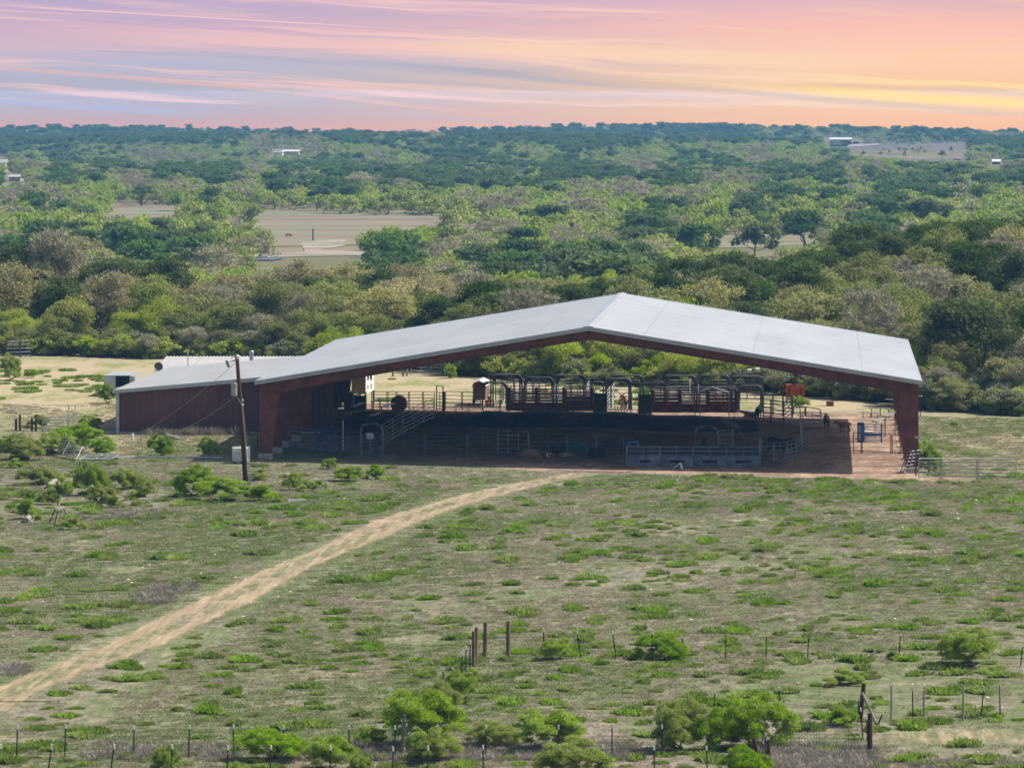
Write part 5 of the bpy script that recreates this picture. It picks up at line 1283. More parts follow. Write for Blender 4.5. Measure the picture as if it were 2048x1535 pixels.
def skeleton(rg, Ht, base_h, clumps, r0, stems=1):
    """trunk and limbs that reach every clump"""
    nodes = []; segs = []
    for k in range(stems):
        a = np.array([rg.normal() * .12 * (stems > 1), rg.normal() * .12 * (stems > 1), 0.0])
        m_ = a + np.array([rg.normal() * .10 * base_h, rg.normal() * .10 * base_h, base_h * .55])
        e_ = a + np.array([rg.normal() * .22 * base_h + (a[0] * 3), rg.normal() * .22 * base_h + a[1] * 3, base_h])
        rr = r0 / math.sqrt(stems)
        segs.append(([a, m_, e_], [rr * 1.25, rr, rr * .85])); nodes.append((m_, rr * .9)); nodes.append((e_, rr * .8))
    for i in np.argsort(np.linalg.norm(clumps - nodes[-1][0], axis=1)):
        c_ = clumps[i]
        best = min(nodes, key=lambda q_: np.linalg.norm(q_[0] - c_) + (3.0 if q_[0][2] > c_[2] else 0))
        p_, rp = best; L = np.linalg.norm(c_ - p_)
        m_ = p_ * .5 + c_ * .5 + rg.normal(size=3) * L * .10 + np.array([0, 0, L * .06])
        r1 = max(rp * .62, .018)
        segs.append(([p_, m_, c_], [r1, r1 * .8, r1 * .5])); nodes.append((m_, r1 * .85)); nodes.append((c_, r1 * .6))
    return segs
def seg_geo(segs, n=5):
    g = Geo()
    for pts, rr in segs: g.tube([Vector(p) for p in pts], [float(x) for x in rr], n, cap=False)
    return g
def crown_clumps(rg, n, cz, rx, rz, flat=0.0, inner=.25):
    d = unit(n, rg); d[:, 2] = np.where(d[:, 2] < -.55, -d[:, 2], d[:, 2])
    u = np.where(rg.uniform(size=n) < inner, rg.uniform(.2, .7, n), rg.uniform(.72, 1.0, n))
    sx, sy = 1 + .18 * rg.normal(), 1 + .18 * rg.normal()
    return np.stack([d[:, 0] * u * rx * sx, d[:, 1] * u * rx * sy, cz + d[:, 2] * u * rz], 1)
def lobed_clumps(rg, n, Hh, Rc):
    """a bush of several uneven domes that reach the ground"""
    nl = rg.integers(4, 7); out = []
    L_ = [(0.0, 0.0, 1.0, .62)] + [(*(np.array([math.cos(t_), math.sin(t_)]) * rg.uniform(.32, .62) * Rc), rg.uniform(.58, .94), rg.uniform(.42, .60)) for t_ in rg.uniform(0, 6.28, nl)]
    for i in range(n):
        x, y, hf, rf = L_[i % len(L_)]
        d = unit(1, rg)[0]; d[2] = abs(d[2]) if rg.uniform() < .78 else -abs(d[2]) * .8
        u = rg.uniform(.7, 1.0) if rg.uniform() < .8 else rg.uniform(.2, .7); zc = hf * Hh * .52
        out.append((x + d[0] * u * rf * Rc, y + d[1] * u * rf * Rc, max(.10 * Hh, zc + d[2] * u * hf * Hh * .44)))
    return np.array(out)
KINDS = {
    # H, crown radius, clumps, leaves/clump, leaf half-length, clump radius, leaf mat, trunk mat, stems, twigs, droop
    'oak':   dict(H=8.5, Rc=3.9, nc=36, nl=250, ls=.14, rc=1.15, leaf='leaf_oak', bark='bark', stems=1, tw=0, cz=.60, rz=.36),
    'mesq':  dict(H=5.6, Rc=2.9, nc=26, nl=280, ls=.10, rc=.95, leaf='leaf_mesq', bark='bark', stems=3, tw=6, cz=.53, rz=.46, droop=.5),
    'olive': dict(H=5.4, Rc=2.8, nc=26, nl=250, ls=.105, rc=.90, leaf='leaf_olive', bark='bark_pale', stems=3, tw=18, cz=.53, rz=.46),
    'tan':   dict(H=8.6, Rc=3.7, nc=40, nl=130, ls=.115, rc=1.0, leaf='leaf_tan', bark='bark', stems=2, tw=45, cz=.60, rz=.37),
    'bare':  dict(H=8.8, Rc=3.6, nc=46, nl=16, ls=.13, rc=1.0, leaf='leaf_tan', bark='bark_pale', stems=2, tw=110, cz=.60, rz=.38),
    'sage':  dict(H=3.0, Rc=1.9, nc=16, nl=190, ls=.11, rc=.75, leaf='leaf_sage', bark='bark_pale', stems=4, tw=40, cz=.5, rz=.42),
    'shrub': dict(H=2.6, Rc=1.7, nc=26, nl=150, ls=.100, rc=.50, leaf='leaf_mesq', bark='bark', stems=4, tw=8, cz=.52, rz=.44, droop=.4),
    'near':  dict(H=3.2, Rc=2.0, nc=84, nl=470, ls=.044, rc=.38, leaf='leaf_fg', bark='bark', stems=5, tw=30, cz=.52, rz=.50, droop=.8),
    'nearlow': dict(H=1.5, Rc=1.2, nc=30, nl=380, ls=.042, rc=.28, leaf='leaf_fg', bark='bark', stems=5, tw=20, cz=.5, rz=.46, droop=.5),
}
def plant_arrays(kind, seed, k=None):
    c_ = dict(KINDS[kind]); c_.update(k or {})
    rg = np.random.default_rng(seed)
    Hh, Rc = c_['H'], c_['Rc']
    cl = crown_clumps(rg, c_['nc'], Hh * c_['cz'], Rc * .82, Hh * c_['rz'] * .86)
    if kind in ('near', 'nearlow', 'shrub'): cl = lobed_clumps(rg, c_['nc'], Hh, Rc)
    if kind in ('near', 'nearlow', 'shrub', 'sage'): cl[:, 2] = np.maximum(cl[:, 2], Hh * .13)
    segs = skeleton(rg, Hh, Hh * (.20 if c_['stems'] == 1 else .12), cl, .035 * Hh if c_['stems'] == 1 else .030 * Hh, c_['stems'])
    P = []; 
    for q_ in cl:
        rr = c_['rc'] * rg.uniform(.65, 1.3); n = int(c_['nl'] * (rr / c_['rc']) ** 1.6)
        d = unit(n, rg); u = rg.uniform(.12, 1, n) ** .55
        p_ = d * (u * rr)[:, None]; p_[:, 2] *= .62
        p_[:, 2] -= c_.get('droop', 0) * .35 * (p_[:, 0] ** 2 + p_[:, 1] ** 2) / rr
        P.append(q_ + p_)
    P = np.concatenate(P); P = P[P[:, 2] > .05]
    lv, lq = leaf_quads(P, c_['ls'], rg, droop=c_.get('droop', 0))
    tv = np.zeros((0, 3)); tt = np.zeros((0, 3), int)
    if c_['tw']:
        TP = []; TD = []
        for q_ in cl:
            n = c_['tw']; st_ = q_ + unit(n, rg) * rg.uniform(0, .8, n)[:, None] * c_['rc']
            d = (st_ - np.array([0, 0, Hh * .3])); d /= np.linalg.norm(d, axis=1, keepdims=True) + 1e-9
            d = d * .6 + unit(n, rg) * .8; d /= np.linalg.norm(d, axis=1, keepdims=True) + 1e-9
            TP.append(st_ - d * .2); TD.append(d)
        tv, tt = twig_tris(np.concatenate(TP), np.concatenate(TD), c_['rc'] * .85, .022 if kind in ('bare', 'tan') else .012, rg)
    return c_, segs, lv, lq, tv, tt
def make_plant(kind, seed, k=None):
    """two meshes: trunk with limbs, and crown of leaves and twigs"""
    c_, segs, lv, lq, tv, tt = plant_arrays(kind, seed, k)
    g = seg_geo(segs, 5)
    tm_ = bpy.data.meshes.new('trunk'); tm_.from_pydata(g.v, [], g.f); tm_.materials.append(M[c_['bark']])
    nv = len(lv)
    me = arr_mesh('crown', np.concatenate([lv, tv]), lq, tt + nv if len(tt) else None, np.concatenate([np.zeros(len(lq), int), np.ones(len(tt), int)]))
    me.materials.append(M[c_['leaf']]); me.materials.append(M['twig'])
    return tm_, me, c_
def make_single(name, kind, seed, k):
    """one light mesh for a tree seen far off: limbs, leaves and twigs"""
    c_, segs, lv, lq, tv, tt = plant_arrays(kind, seed, k)
    segs = sorted(segs, key=lambda q_: -q_[1][0])[:k.get('limbs', 10)]
    g = seg_geo(segs, 3); gv = np.array(g.v); gq = np.array(g.f)
    o1 = len(lv); o2 = o1 + len(gv)
    qs = np.concatenate([lq, gq + o1]); ts = tt + o2 if len(tt) else None
    me = arr_mesh(name, np.concatenate([lv, gv, tv]), qs, ts, np.concatenate([np.zeros(len(lq), int), np.ones(len(gq), int), np.full(len(tt), 2)]))
    me.materials.append(M[k.get('fleaf', c_['leaf'])]); me.materials.append(M[c_['bark']]); me.materials.append(M['twig'])
    return me, c_
UNDER = [make_plant('shrub', 700 + i, dict(leafk=1)) for i in range(2)]
for u__ in UNDER: u__[1].materials[0] = M['leaf_olive']
PROT = {}
for kind, n in (('oak', 4), ('mesq', 4), ('olive', 4), ('tan', 3), ('bare', 3), ('sage', 2), ('shrub', 3), ('near', 4), ('nearlow', 3)):
    PROT[kind] = [make_plant(kind, 100 + 17 * i + len(kind), dict(H=KINDS[kind]['H'] * (1 + .12 * (i - 1)), Rc=KINDS[kind]['Rc'] * (1 + .1 * ((i * 2) % 3 - 1)))) for i in range(n)]
def plant(kind, x, y, h=None, w=None, label=None, group=None, rz=None, idx=None, name=None, cat='tree', z=None):
    pr = PROT[kind][random.randrange(len(PROT[kind])) if idx is None else idx]
    tm_, me, c_ = pr
    z = gz(x, y) if z is None else z
    t_ = thing(name or {'oak': 'live_oak_tree', 'mesq': 'mesquite_tree', 'olive': 'brush_tree', 'tan': 'budding_tree', 'bare': 'bare_tree', 'sage': 'grey_shrub', 'shrub': 'green_shrub', 'near': 'mesquite_bush', 'nearlow': 'mesquite_bush'}[kind], label, cat, (x, y, z - .05), group, rz=random.uniform(0, 2 * PI) if rz is None else rz)
    sz = (h or c_['H']) / c_['H'] ; sw = (w / (2 * c_['Rc'])) if w else sz
    t_.scale = (sw, sw, sz)
    link(bpy.data.objects.new('trunk', tm_), t_); link(bpy.data.objects.new('crown', me), t_)
    return t_

# --- single bushes, placed one by one (photo pixel: centre, foot, width, top)
FG = [(840, 1492, 165, 1368, 'near', 'big bright mesquite bush behind the forked brace'), (878, 1455, 90, 1350, 'near', 'mesquite bush directly behind the big one by the forked brace'), (925, 1400, 80, 1330, 'near', 'mesquite bush just below the wooden corner posts'),
      (865, 1525, 110, 1448, 'near', 'lower bush right of the forked brace'), (1095, 1502, 130, 1408, 'near', 'wide mesquite bush right of the middle of the lower fence'), (980, 1495, 95, 1436, 'near', 'loose mesquite bush left of the wide one on the lower fence'),
      (530, 1520, 125, 1450, 'near', 'yellow-green bush on the lower fence, left one of the pair'), (655, 1540, 115, 1462, 'near', 'bush on the lower fence, right one of the pair'), (335, 1552, 70, 1488, 'near', 'small bush at the bottom edge between two nearest fence posts'),
      (1155, 1560, 165, 1474, 'near', 'broad bush at the bottom edge below the wide fence bush'), (1365, 1500, 145, 1392, 'near', 'left bush of the thicket at the lower right'), (1525, 1492, 150, 1380, 'near', 'right bush of the thicket at the lower right'), (1455, 1500, 110, 1400, 'near', 'middle bush filling the thicket at the lower right'),
      (1485, 1570, 100, 1486, 'near', 'bush at the bottom edge left of the post tangle'), (1940, 1332, 140, 1250, 'near', 'large rounded bush at the right end of the middle fence'), (1326, 1317, 96, 1262, 'near', 'round bush on the middle fence between two steel posts'),
      (1113, 1318, 66, 1270, 'near', 'small yellow-green bush at the left end of the middle fence'), (742, 1490, 60, 1450, 'nearlow', 'small bush left of the forked brace'), (1690, 1368, 92, 1336, 'nearlow', 'low spreading bush left of the leaning brace'),
      (1690, 1450, 70, 1415, 'nearlow', 'low bush behind the net wire'), (720, 1560, 60, 1505, 'near', 'bush at the bottom edge under the forked brace'), (60, 1600, 60, 1530, 'near', 'bush peeping over the bottom edge at the far left'), (1790, 1318, 36, 1300, 'nearlow', 'small clump at the foot of a steel post in the middle fence'),
      (480, 1602, 70, 1520, 'near', 'bush at the bottom edge below the pair on the lower fence')]
LEFT = [(38, 920, 90, 862), (108, 908, 92, 858), (160, 904, 90, 838), (208, 912, 62, 868), (178, 862, 60, 826), (76, 856, 44, 828), (130, 882, 70, 850), (15, 905, 60, 866), (75, 968, 80, 926), (30, 935, 50, 915), (100, 1008, 46, 974), (60, 1038, 50, 996), (125, 988, 52, 950), (182, 990, 66, 918), (200, 1005, 76, 968), (252, 977, 62, 930), (284, 992, 50, 950), (150, 1058, 46, 1032),
        (320, 912, 72, 864), (414, 916, 42, 868), (388, 992, 92, 924), (440, 1002, 104, 944), (530, 1002, 70, 968), (588, 980, 40, 942), (616, 982, 44, 958), (700, 962, 78, 930), (746, 958, 42, 928), (660, 937, 40, 914), (520, 960, 50, 935), (55, 1000, 40, 975), (232, 1015, 36, 990), (640, 975, 30, 958)]
LLAB = ['bushy mesquite at the left edge below the black brace posts', 'mesquite filling the gap under the cross rail of the brace posts', 'tallest shrub of the left mass, under the ladder frame', 'rounded shrub at the right end of the left mass', 'feathery shrub beside the white-grey ladder frame', 'small shrub among the black brace posts', 'shrub in the middle of the left mass behind the tipped gate', 'shrub cut by the left edge below the brace posts', 'wide dark shrub below the tipped gate', 'flat shrub at the left edge below the mass', 'small shrub over the upper log', 'yellow-green shrub above the cut log', 'shrub beside the upper log and a white-tipped post', 'shrub under the flat-lying gate', 'dark wide shrub behind the left-leaning post', 'shrub alone below the long pale pipe', 'round shrub in open grass left of the big pair by the pole', 'small shrub beside the leaning tripod of posts', 'pale shrub by the shed wall between the guy wires', 'narrow shrub in front of the shed near the tank', 'left one of the big pair of shrubs by the power pole', 'right one of the big pair of shrubs by the power pole', 'shrub hiding the foot of the power pole', 'upright shrub right of the power pole', 'low shrub next to the upright one right of the pole', 'bright wide shrub in front of the first arched gate', 'bright shrub right of the wide one before the arched gate', 'dull shrub in the shade edge before the blue panel', 'small shrub behind the power pole foot', 'small shrub left of the upper log', 'low shrub below the left-leaning post', 'low shrub between the power pole and the arched gate']
for px, py, wd, top, kd, lab in FG:
    p = G(px, py); k = p.y / F
    plant(kd, p.x, p.y, (py - top) * k * 1.1, wd * k * 1.18, lab, 'mesquite bushes of the pasture', cat='bush')
for (px, py, wd, top), lab in zip(LEFT, LLAB):
    p = G(px, py); k = p.y / F
    plant('nearlow' if (py - top) * k < 1.3 else 'near', p.x, p.y, (py - top) * k * 1.05, wd * k * 1.08, lab, 'shrubs around the left fences', cat='shrub')
for px, py, wd, top, lab in ((215, 806, 52, 758, 'bushy shrub in front of the box trailer'), (1856, 944, 62, 872, 'bright yellow-green shrub beside the right front column'), (1597, 815, 44, 786, 'small bright shrub in front of the red squeeze chute'), (900, 756, 30, 722, 'bright shrub at the tree line right of the field gate'), (967, 752, 22, 728, 'small shrub alone at the tree line above the stock trailer'),
                             (1290, 800, 30, 766, 'leafy shrub growing up behind the dark green gate'), (20, 760, 60, 700, 'shrub at the left edge of the mown clearing'), (64, 755, 34, 735, 'low shrub on the mown clearing by the left edge'), (1910, 850, 24, 838, 'small weedy shrub in the sunny field at the right'), (1960, 815, 18, 803, 'upper small weedy shrub in the sunny field at the right')):
    p = G(px, py); k = p.y / F
    plant('near', p.x, p.y, (py - top) * k, wd * k, lab, 'single shrubs around the arena', cat='shrub')
p = G(1025, 752); plant('sage', p.x, p.y, 3.2, 4.2, 'grey-green plumed shrub at the tree line above the left chutes', cat='shrub')

# --- the belt of trees behind the arena
front_px = [-200, 0, 100, 300, 420, 560, 700, 800, 900, 1000, 1150, 1300, 1500, 1600, 1750, 1900, 2048, 2300]
front_py = [700, 708, 710, 716, 716, 722, 730, 733, 748, 757, 764, 768, 773, 778, 785, 800, 802, 804]
def front_y(px): 
    return F * H / (np.interp(px, front_px, front_py) - CY)
placed = []
def ok(x, y, d):
    for (a, b_, c_) in placed:
        if (a - x) ** 2 + (b_ - y) ** 2 < (0.5 * (d + c_)) ** 2: return False
    placed.append((x, y, d)); return True
def place_name(px):
    return ('left of the sheds behind the mown clearing' if px < 330 else 'behind the low sheds' if px < 690 else 'behind the left roof slope' if px < 1150 else 'behind the ridge of the arena roof' if px < 1480 else 'behind the right roof slope' if px < 1830 else 'right of the arena')
BIG = [('bare', 112, 520, 11.6, 10.0, 'big spreading grey bare tree with tan buds at the far left of the tree belt'), ('tan', 160, 540, 10.8, 8, 'tall tan budding tree right behind the big grey bare tree'), ('oak', 330, 512, 8.6, 8.5, 'broad dark live oak alone behind the shed roof flue'), ('oak', 222, 508, 9.0, 7.5, 'dark live oak between the big bare tree and the broad oak'), ('oak', 20, 520, 10.0, 8, 'dark live oak at the left edge of the tree belt'),
       ('tan', 400, 490, 7.0, 7, 'tan budding tree in front of the broad dark oak'), ('tan', 470, 500, 7.2, 7.5, 'tan budding tree behind the ribbed bunkhouse roof'), ('tan', 600, 520, 8.4, 8.0, 'tallest tan budding tree behind the left roof slope'), ('tan', 700, 520, 8.0, 8, 'tan budding tree just right of the tallest tan one'), ('oak', 760, 500, 7.9, 8, 'dark live oak behind the left roof slope, between tan trees'), ('tan', 815, 530, 7.4, 7, 'tan budding tree right of the dark oak behind the left roof slope'),
       ('bare', 945, 500, 7.6, 8.5, 'grey bare tree behind the middle of the left roof slope'), ('tan', 1070, 500, 6.6, 8, 'tan budding tree nearest the roof ridge'), ('oak', 905, 545, 6.9, 8, 'dark oak behind the grey bare tree of the left roof slope'), ('bare', 1738, 436, 8.6, 7.2, 'bare spreading tree with dark limbs above the right roof slope'), ('tan', 1610, 470, 7.2, 7, 'grey-tan tree above the middle of the right roof slope'), ('oak', 1720, 560, 8.5, 8.5, 'round dark oak on the skyline of the right-hand hill'), ('oak', 1620, 545, 7, 8, 'dark oak lower on the left flank of the right-hand hill'), ('oak', 1950, 490, 9.2, 8.5, 'big dark oak on the right-hand hillside'), ('oak', 1360, 540, 8.2, 8, 'dark oak behind the ridge, in a row of dark crowns'), ('oak', 1460, 540, 8.6, 8, 'second dark oak right of the ridge, in the row of dark crowns')]
for kd, px, Y, h, w_, lab in BIG:
    p = GY(px, Y); placed.append((p.x, p.y, w_ * .75)); plant(kd, p.x, p.y, h, w_, lab)
cand = 0; nb = 0
HVEC = {'oak': 'dark green live oak', 'mesq': 'bright yellow-green mesquite', 'olive': 'olive-green brush tree', 'tan': 'tan budding tree', 'bare': 'grey leafless tree', 'shrub': 'bright low shrub', 'sage': 'grey-green shrub'}
# front edge first, close set
for px in np.arange(-40, 2110, 17):
    for row_ in (0, 1):
        p0_ = float(front_y(px)); Y = p0_ + (0.5 if row_ == 0 else 5.5) + random.uniform(0, 3); x = (px + random.uniform(-10, 10) - CX) * Y / F
        r_ = random.random()
        if px < 330: kd = 'mesq' if r_ < .50 else 'olive' if r_ < .85 else 'shrub'
        elif px < 760: kd = 'mesq' if r_ < .30 else 'olive' if r_ < .85 else 'bare'
        elif px < 1130: kd = 'olive' if r_ < .55 else 'mesq' if r_ < .75 else 'oak' if r_ < .85 else 'sage'
        elif px < 1560: kd = 'mesq' if r_ < .62 else 'olive' if r_ < .90 else 'bare'
        else: kd = 'olive' if r_ < .50 else 'mesq' if r_ < .72 else 'sage' if r_ < .82 else 'bare'
        d = 2.7
        if not ok(x, Y, d): continue
        h = {'mesq': 4.6, 'olive': 4.4, 'shrub': 2.8, 'sage': 3.0, 'bare': 4.6, 'oak': 5.0}[kd] * random.uniform(.75, 1.25) * (0.75 if row_ == 0 else 1.0)
        plant(kd, x, Y, h, h * random.uniform(.95, 1.35), '%s at the woods edge %s' % (HVEC[kd], place_name(px)), 'front edge of the tree belt', cat='tree' if kd not in ('shrub', 'sage') else 'shrub'); nb += 1
for tries in range(9000):
    Y = random.uniform(415, 600); px = random.uniform(-70, 2120); x = (px - CX) * Y / F
    dy = Y - float(front_y(px))
    if dy < 8: continue
    if px < 900 and Y > 560: continue
    # keep sight lines to the valley where the photograph has them
    lim = np.interp(px, [0, 200, 260, 430, 560, 700, 900, 1100, 1300, 1450, 1560, 1680, 1780, 1900, 2048], [500, 508, 530, 560, 552, 532, 540, 560, 530, 518, 508, 486, 455, 432, 420])
    z = gz(x, Y); hmax = H - (lim - CY) * Y / F - z
    n_ = math.sin(px / 130 + 1.3) + math.sin(Y / 17 + px / 310) * .7 + random.gauss(0, .7)
    if px < 330: kd = 'oak' if n_ > .5 else 'bare' if n_ < -1.6 else 'olive' if n_ < .1 else 'tan'
    elif px < 1120: kd = 'tan' if n_ > .7 else 'oak' if n_ > -.1 else 'olive' if n_ > -1.3 else 'bare'
    elif px < 1560: kd = 'oak' if n_ > .1 else 'olive' if n_ > -.7 else 'tan' if n_ > -1.3 else 'mesq'
    elif Y > 525 and px > 1450: kd = 'oak' if n_ > -1.6 else 'olive'
    elif Y < 500: kd = 'olive' if n_ > -.4 else 'oak' if n_ > -1.1 else 'bare' if n_ > -1.7 else 'tan'
    else: kd = 'oak' if n_ > .0 else 'olive' if n_ > -.9 else 'bare' if n_ > -1.5 else 'tan'
    h = {'oak': 8.2, 'tan': 8.0, 'olive': 6.4, 'bare': 7.6, 'mesq': 6.0}[kd] * random.uniform(.8, 1.2)
    h = min(h, hmax * random.uniform(.9, 1.02))
    if h < 3.2: continue
    w_ = h * random.uniform(.85, 1.2)
    if not ok(x, Y, max(3.4, w_ * .70)): continue
    plant(kd, x, Y, h, w_, '%s deep in the woods %s' % (HVEC[kd], place_name(px)), 'trees in the depth of the belt'); nb += 1
print('belt trees', nb)

# --- the valley: open ground that stays in sight
OPEN = [[(155, 412), (250, 410), (330, 413), (440, 417), (620, 428), (948, 436), (948, 446), (800, 446), (745, 444), (662, 446), (645, 454), (632, 474), (575, 472), (555, 452), (540, 432), (440, 422), (330, 422), (270, 424), (215, 416)],
        [(632, 484), (684, 480), (684, 494), (696, 505), (805, 506), (805, 512), (640, 516), (560, 523), (450, 524), (448, 512), (560, 509), (640, 500)], [(240, 504), (285, 504), (285, 516), (240, 516)],
        [(1408, 478), (1500, 469), (1645, 471), (1640, 481), (1500, 488), (1412, 491)], [(1700, 296), (1760, 293), (1930, 288), (1930, 318), (1850, 318), (1710, 304)], [(1034, 511), (1112, 511), (1112, 519), (1034, 519)],
        [(1655, 276), (1722, 276), (1722, 291), (1655, 291)], [(548, 299), (598, 299), (598, 305), (548, 305)], [(0, 318), (12, 318), (12, 336), (0, 336)], [(16, 348), (42, 348), (42, 362), (16, 362)], [(1984, 318), (2002, 318), (2002, 330), (1984, 330)]]
def inside(px, py, poly):
    r_ = np.zeros(np.shape(px), bool); n = len(poly)
    for i in range(n):
        x1, y1 = poly[i]; x2, y2 = poly[(i + 1) % n]
        cnd = ((y1 > py) != (y2 > py)) & (px < (x2 - x1) * (py - y1) / (y2 - y1 + 1e-12) + x1)
        r_ ^= cnd
    return r_
def hides_open(x, y, h, w_):
    """would a tree here stand in front of the open ground?"""
    z = ground_z(x, y); res = np.zeros(np.shape(x), bool); k = F / y
    for fz in (-.02, .25, .5, .75, .92, 1.06):
        for fx in (-.42, 0, .42):
            px = CX + (x + fx * w_) * k; py = CY + (H - z - h * fz) * k
            for poly in OPEN: res |= inside(px, py, poly)
    return res
# candidates over the visible valley
Ys = []; Xs = []
y_ = 600.0
while y_ < 4060:
    stp = np.interp(y_, [600, 1200, 1800, 2600, 4060], [6.2, 6.6, 6.4, 7.4, 9.6])
    hw0, hw1 = (-420 - CX) * y_ / F, (2470 - CX) * y_ / F
    n = int((hw1 - hw0) / (stp * .95))
    x_ = np.linspace(hw0, hw1, n) + rng.uniform(-.48, .48, n) * stp
    Xs.append(x_); Ys.append(y_ + rng.uniform(-.5, .5, n) * stp); y_ += stp * (1.0 if y_ < 1500 else 1.25)
Xs = np.concatenate(Xs); Ys = np.concatenate(Ys)
px_, py_ = CX + F * Xs / Ys, CY + F * (H - ground_z(Xs, Ys)) / Ys
def vnoise(x, y, s, seed):
    r_ = np.random.default_rng(seed); t_ = 0
    for k in range(5):
        a, b_, c_ = r_.normal(size=3); t_ = t_ + np.sin((x * a + y * b_ * .8) / s * (1.3 ** k) + c_ * 5) / (1.15 ** k)
    return t_ / 2.2
nz1 = vnoise(px_, py_ * 6, 130, 3) + rng.normal(size=len(Xs)) * .55
band_d = np.interp(py_, [240, 258, 266, 300, 306, 345, 352, 395, 405, 420, 460, 560], [.30, .35, .60, .55, .14, .18, .34, .30, .08, .04, .08, .15])
band_t = np.interp(py_, [240, 265, 305, 345, 400, 420, 470, 560], [.10, .06, .10, .15, .15, .12, .12, .14])
u_ = np.argsort(np.argsort(nz1)) / len(nz1)
kindv = np.where(u_ < band_d, 0, np.where(u_ > 1 - band_t, 2, 1))       # 0 oak, 1 mesquite green, 2 bare / tan
kindv = np.where((kindv == 0) & (px_ > 180) & (px_ < 980) & (py_ > 425) & (py_ < 530) & (rng.uniform(size=len(Xs)) < .85), 1, kindv)
hh = np.where(kindv == 0, 8.0, np.where(kindv == 1, 5.6, 6.4)) * rng.uniform(.75, 1.25, len(Xs)) * np.interp(Ys, [600, 1100, 1700, 4000], [.95, .98, .76, .84])
hh = hh * np.where(Ys > 3500, rng.uniform(.8, 1.35, len(Xs)), 1.0)
ww = hh * np.where(kindv == 1, 1.35, 1.08) * rng.uniform(.85, 1.2, len(Xs))
keep = ~hides_open(Xs, Ys, hh, ww)
keep &= ~((vnoise(Xs, Ys, 60, 8) + rng.normal(size=len(Xs)) * .35) < -1.0)      # small gaps
Xs, Ys, kindv, hh, ww = Xs[keep], Ys[keep], kindv[keep], hh[keep], ww[keep]
# hidden behind the belt or the roof: nothing of them shows
toppy = CY + F * (H - ground_z(Xs, Ys) - hh) / Ys; pxs = CX + F * Xs / Ys
lim = np.interp(pxs, [0, 200, 260, 430, 560, 700, 900, 1100, 1300, 1450, 1560, 1680, 1780, 1900, 2048], [520, 525, 545, 560, 550, 535, 545, 560, 545, 535, 530, 515, 485, 465, 455])
vis = toppy < lim
Xs, Ys, kindv, hh, ww = Xs[vis], Ys[vis], kindv[vis], hh[vis], ww[vis]
print('valley trees', len(Xs))
MID = {0: [make_single('valley_oak_tree', 'oak', 300 + i, dict(nc=24, nl=62, ls=.30, limbs=12, fleaf='leaf_far_oak')) for i in range(3)],
       1: [make_single('valley_mesquite_tree', 'mesq', 320 + i, dict(nc=22, nl=70, ls=.24, limbs=14, tw=0, fleaf='leaf_far_green', H=5.6, Rc=3.6)) for i in range(4)],
       2: [make_single('valley_bare_tree', 'bare', 340 + i, dict(nc=30, nl=24, ls=.22, limbs=20, tw=26, fleaf='leaf_far_tan')) for i in range(3)]}
FAR = {0: [make_single('far_oak_%d' % i, 'oak', 400 + i, dict(nc=20, nl=34, ls=.40, limbs=4, rc=1.2, fleaf='leaf_far_oak')) for i in range(4)],
       1: [make_single('far_mesquite_%d' % i, 'mesq', 420 + i, dict(nc=20, nl=34, ls=.36, limbs=5, tw=0, rc=1.1, fleaf='leaf_far_green', H=5.6, Rc=3.6)) for i in range(4)],
       2: [make_single('far_bare_%d' % i, 'bare', 440 + i, dict(nc=16, nl=22, ls=.36, limbs=8, tw=8, rc=1.3, fleaf='leaf_far_tan')) for i in range(3)]}
order = np.argsort(Ys); isthing = np.zeros(len(Ys), bool)
zone_v = lambda px, Y: ('left of the fallow field' if px < 200 else 'in front of the fallow field' if px < 640 else 'right of the farm track' if px < 1000 else 'beyond the roof ridge' if px < 1400 else 'beyond the right-hand hill')
cnt = {0: 0, 1: 0, 2: 0}; LIM = {0: 130, 1: 230, 2: 120}
vlab = {0: 'dark green oak in the valley %s', 1: 'light green mesquite in the valley %s', 2: 'grey-tan leafless tree in the valley %s'}
for i in order:
    k = int(kindv[i])
    if cnt[k] >= LIM[k] or not (-30 < CX + F * Xs[i] / Ys[i] < 2078): continue
    cnt[k] += 1; isthing[i] = True
    me, c_ = MID[k][random.randrange(len(MID[k]))]
    o = link(bpy.data.objects.new(['valley_oak_tree', 'valley_mesquite_tree', 'valley_bare_tree'][k], me))
    o.location = (Xs[i], Ys[i], gz(Xs[i], Ys[i]) - .05); o.rotation_euler = (0, 0, random.uniform(0, 6.28)); o.scale = (ww[i] / (2 * c_['Rc']), ww[i] / (2 * c_['Rc']), hh[i] / c_['H'])
    tag(o, vlab[k] % zone_v(CX + F * Xs[i] / Ys[i], Ys[i]), 'tree', 'trees on the near side of the valley')
# landmark trees of the valley
for lab, px, py, wd, top, k in (('large dark round oak standing at the far edge of the fallow field', 283, 412, 58, 364, 0), ('dark narrow cedar at the far edge of the fallow field', 206, 412, 18, 385, 0), ('dark oak in front of the fallow field left end', 252, 502, 44, 456, 0), ('dark tree at the left end of the valley shrubs', 80, 445, 16, 408, 0), ('largest dark tree on the far hill pasture', 1884, 321, 16, 299, 0), ('small lone tree high on the far hill pasture', 1902, 310, 8, 291, 0), ('small tree below the gravel drive on the hill', 1727, 314, 10, 301, 0), ('pale tree in front of the hilltop barn', 1673, 298, 30, 280, 2)):
    p = G(px, py); kk = p.y / F; me, c_ = MID[k][0]
    o = link(bpy.data.objects.new('landmark_tree', me)); o.location = p; s_ = wd * kk / (2 * c_['Rc']); o.scale = (s_, s_, (py - top) * kk / c_['H'] * 1.02); tag(o, lab, 'tree')

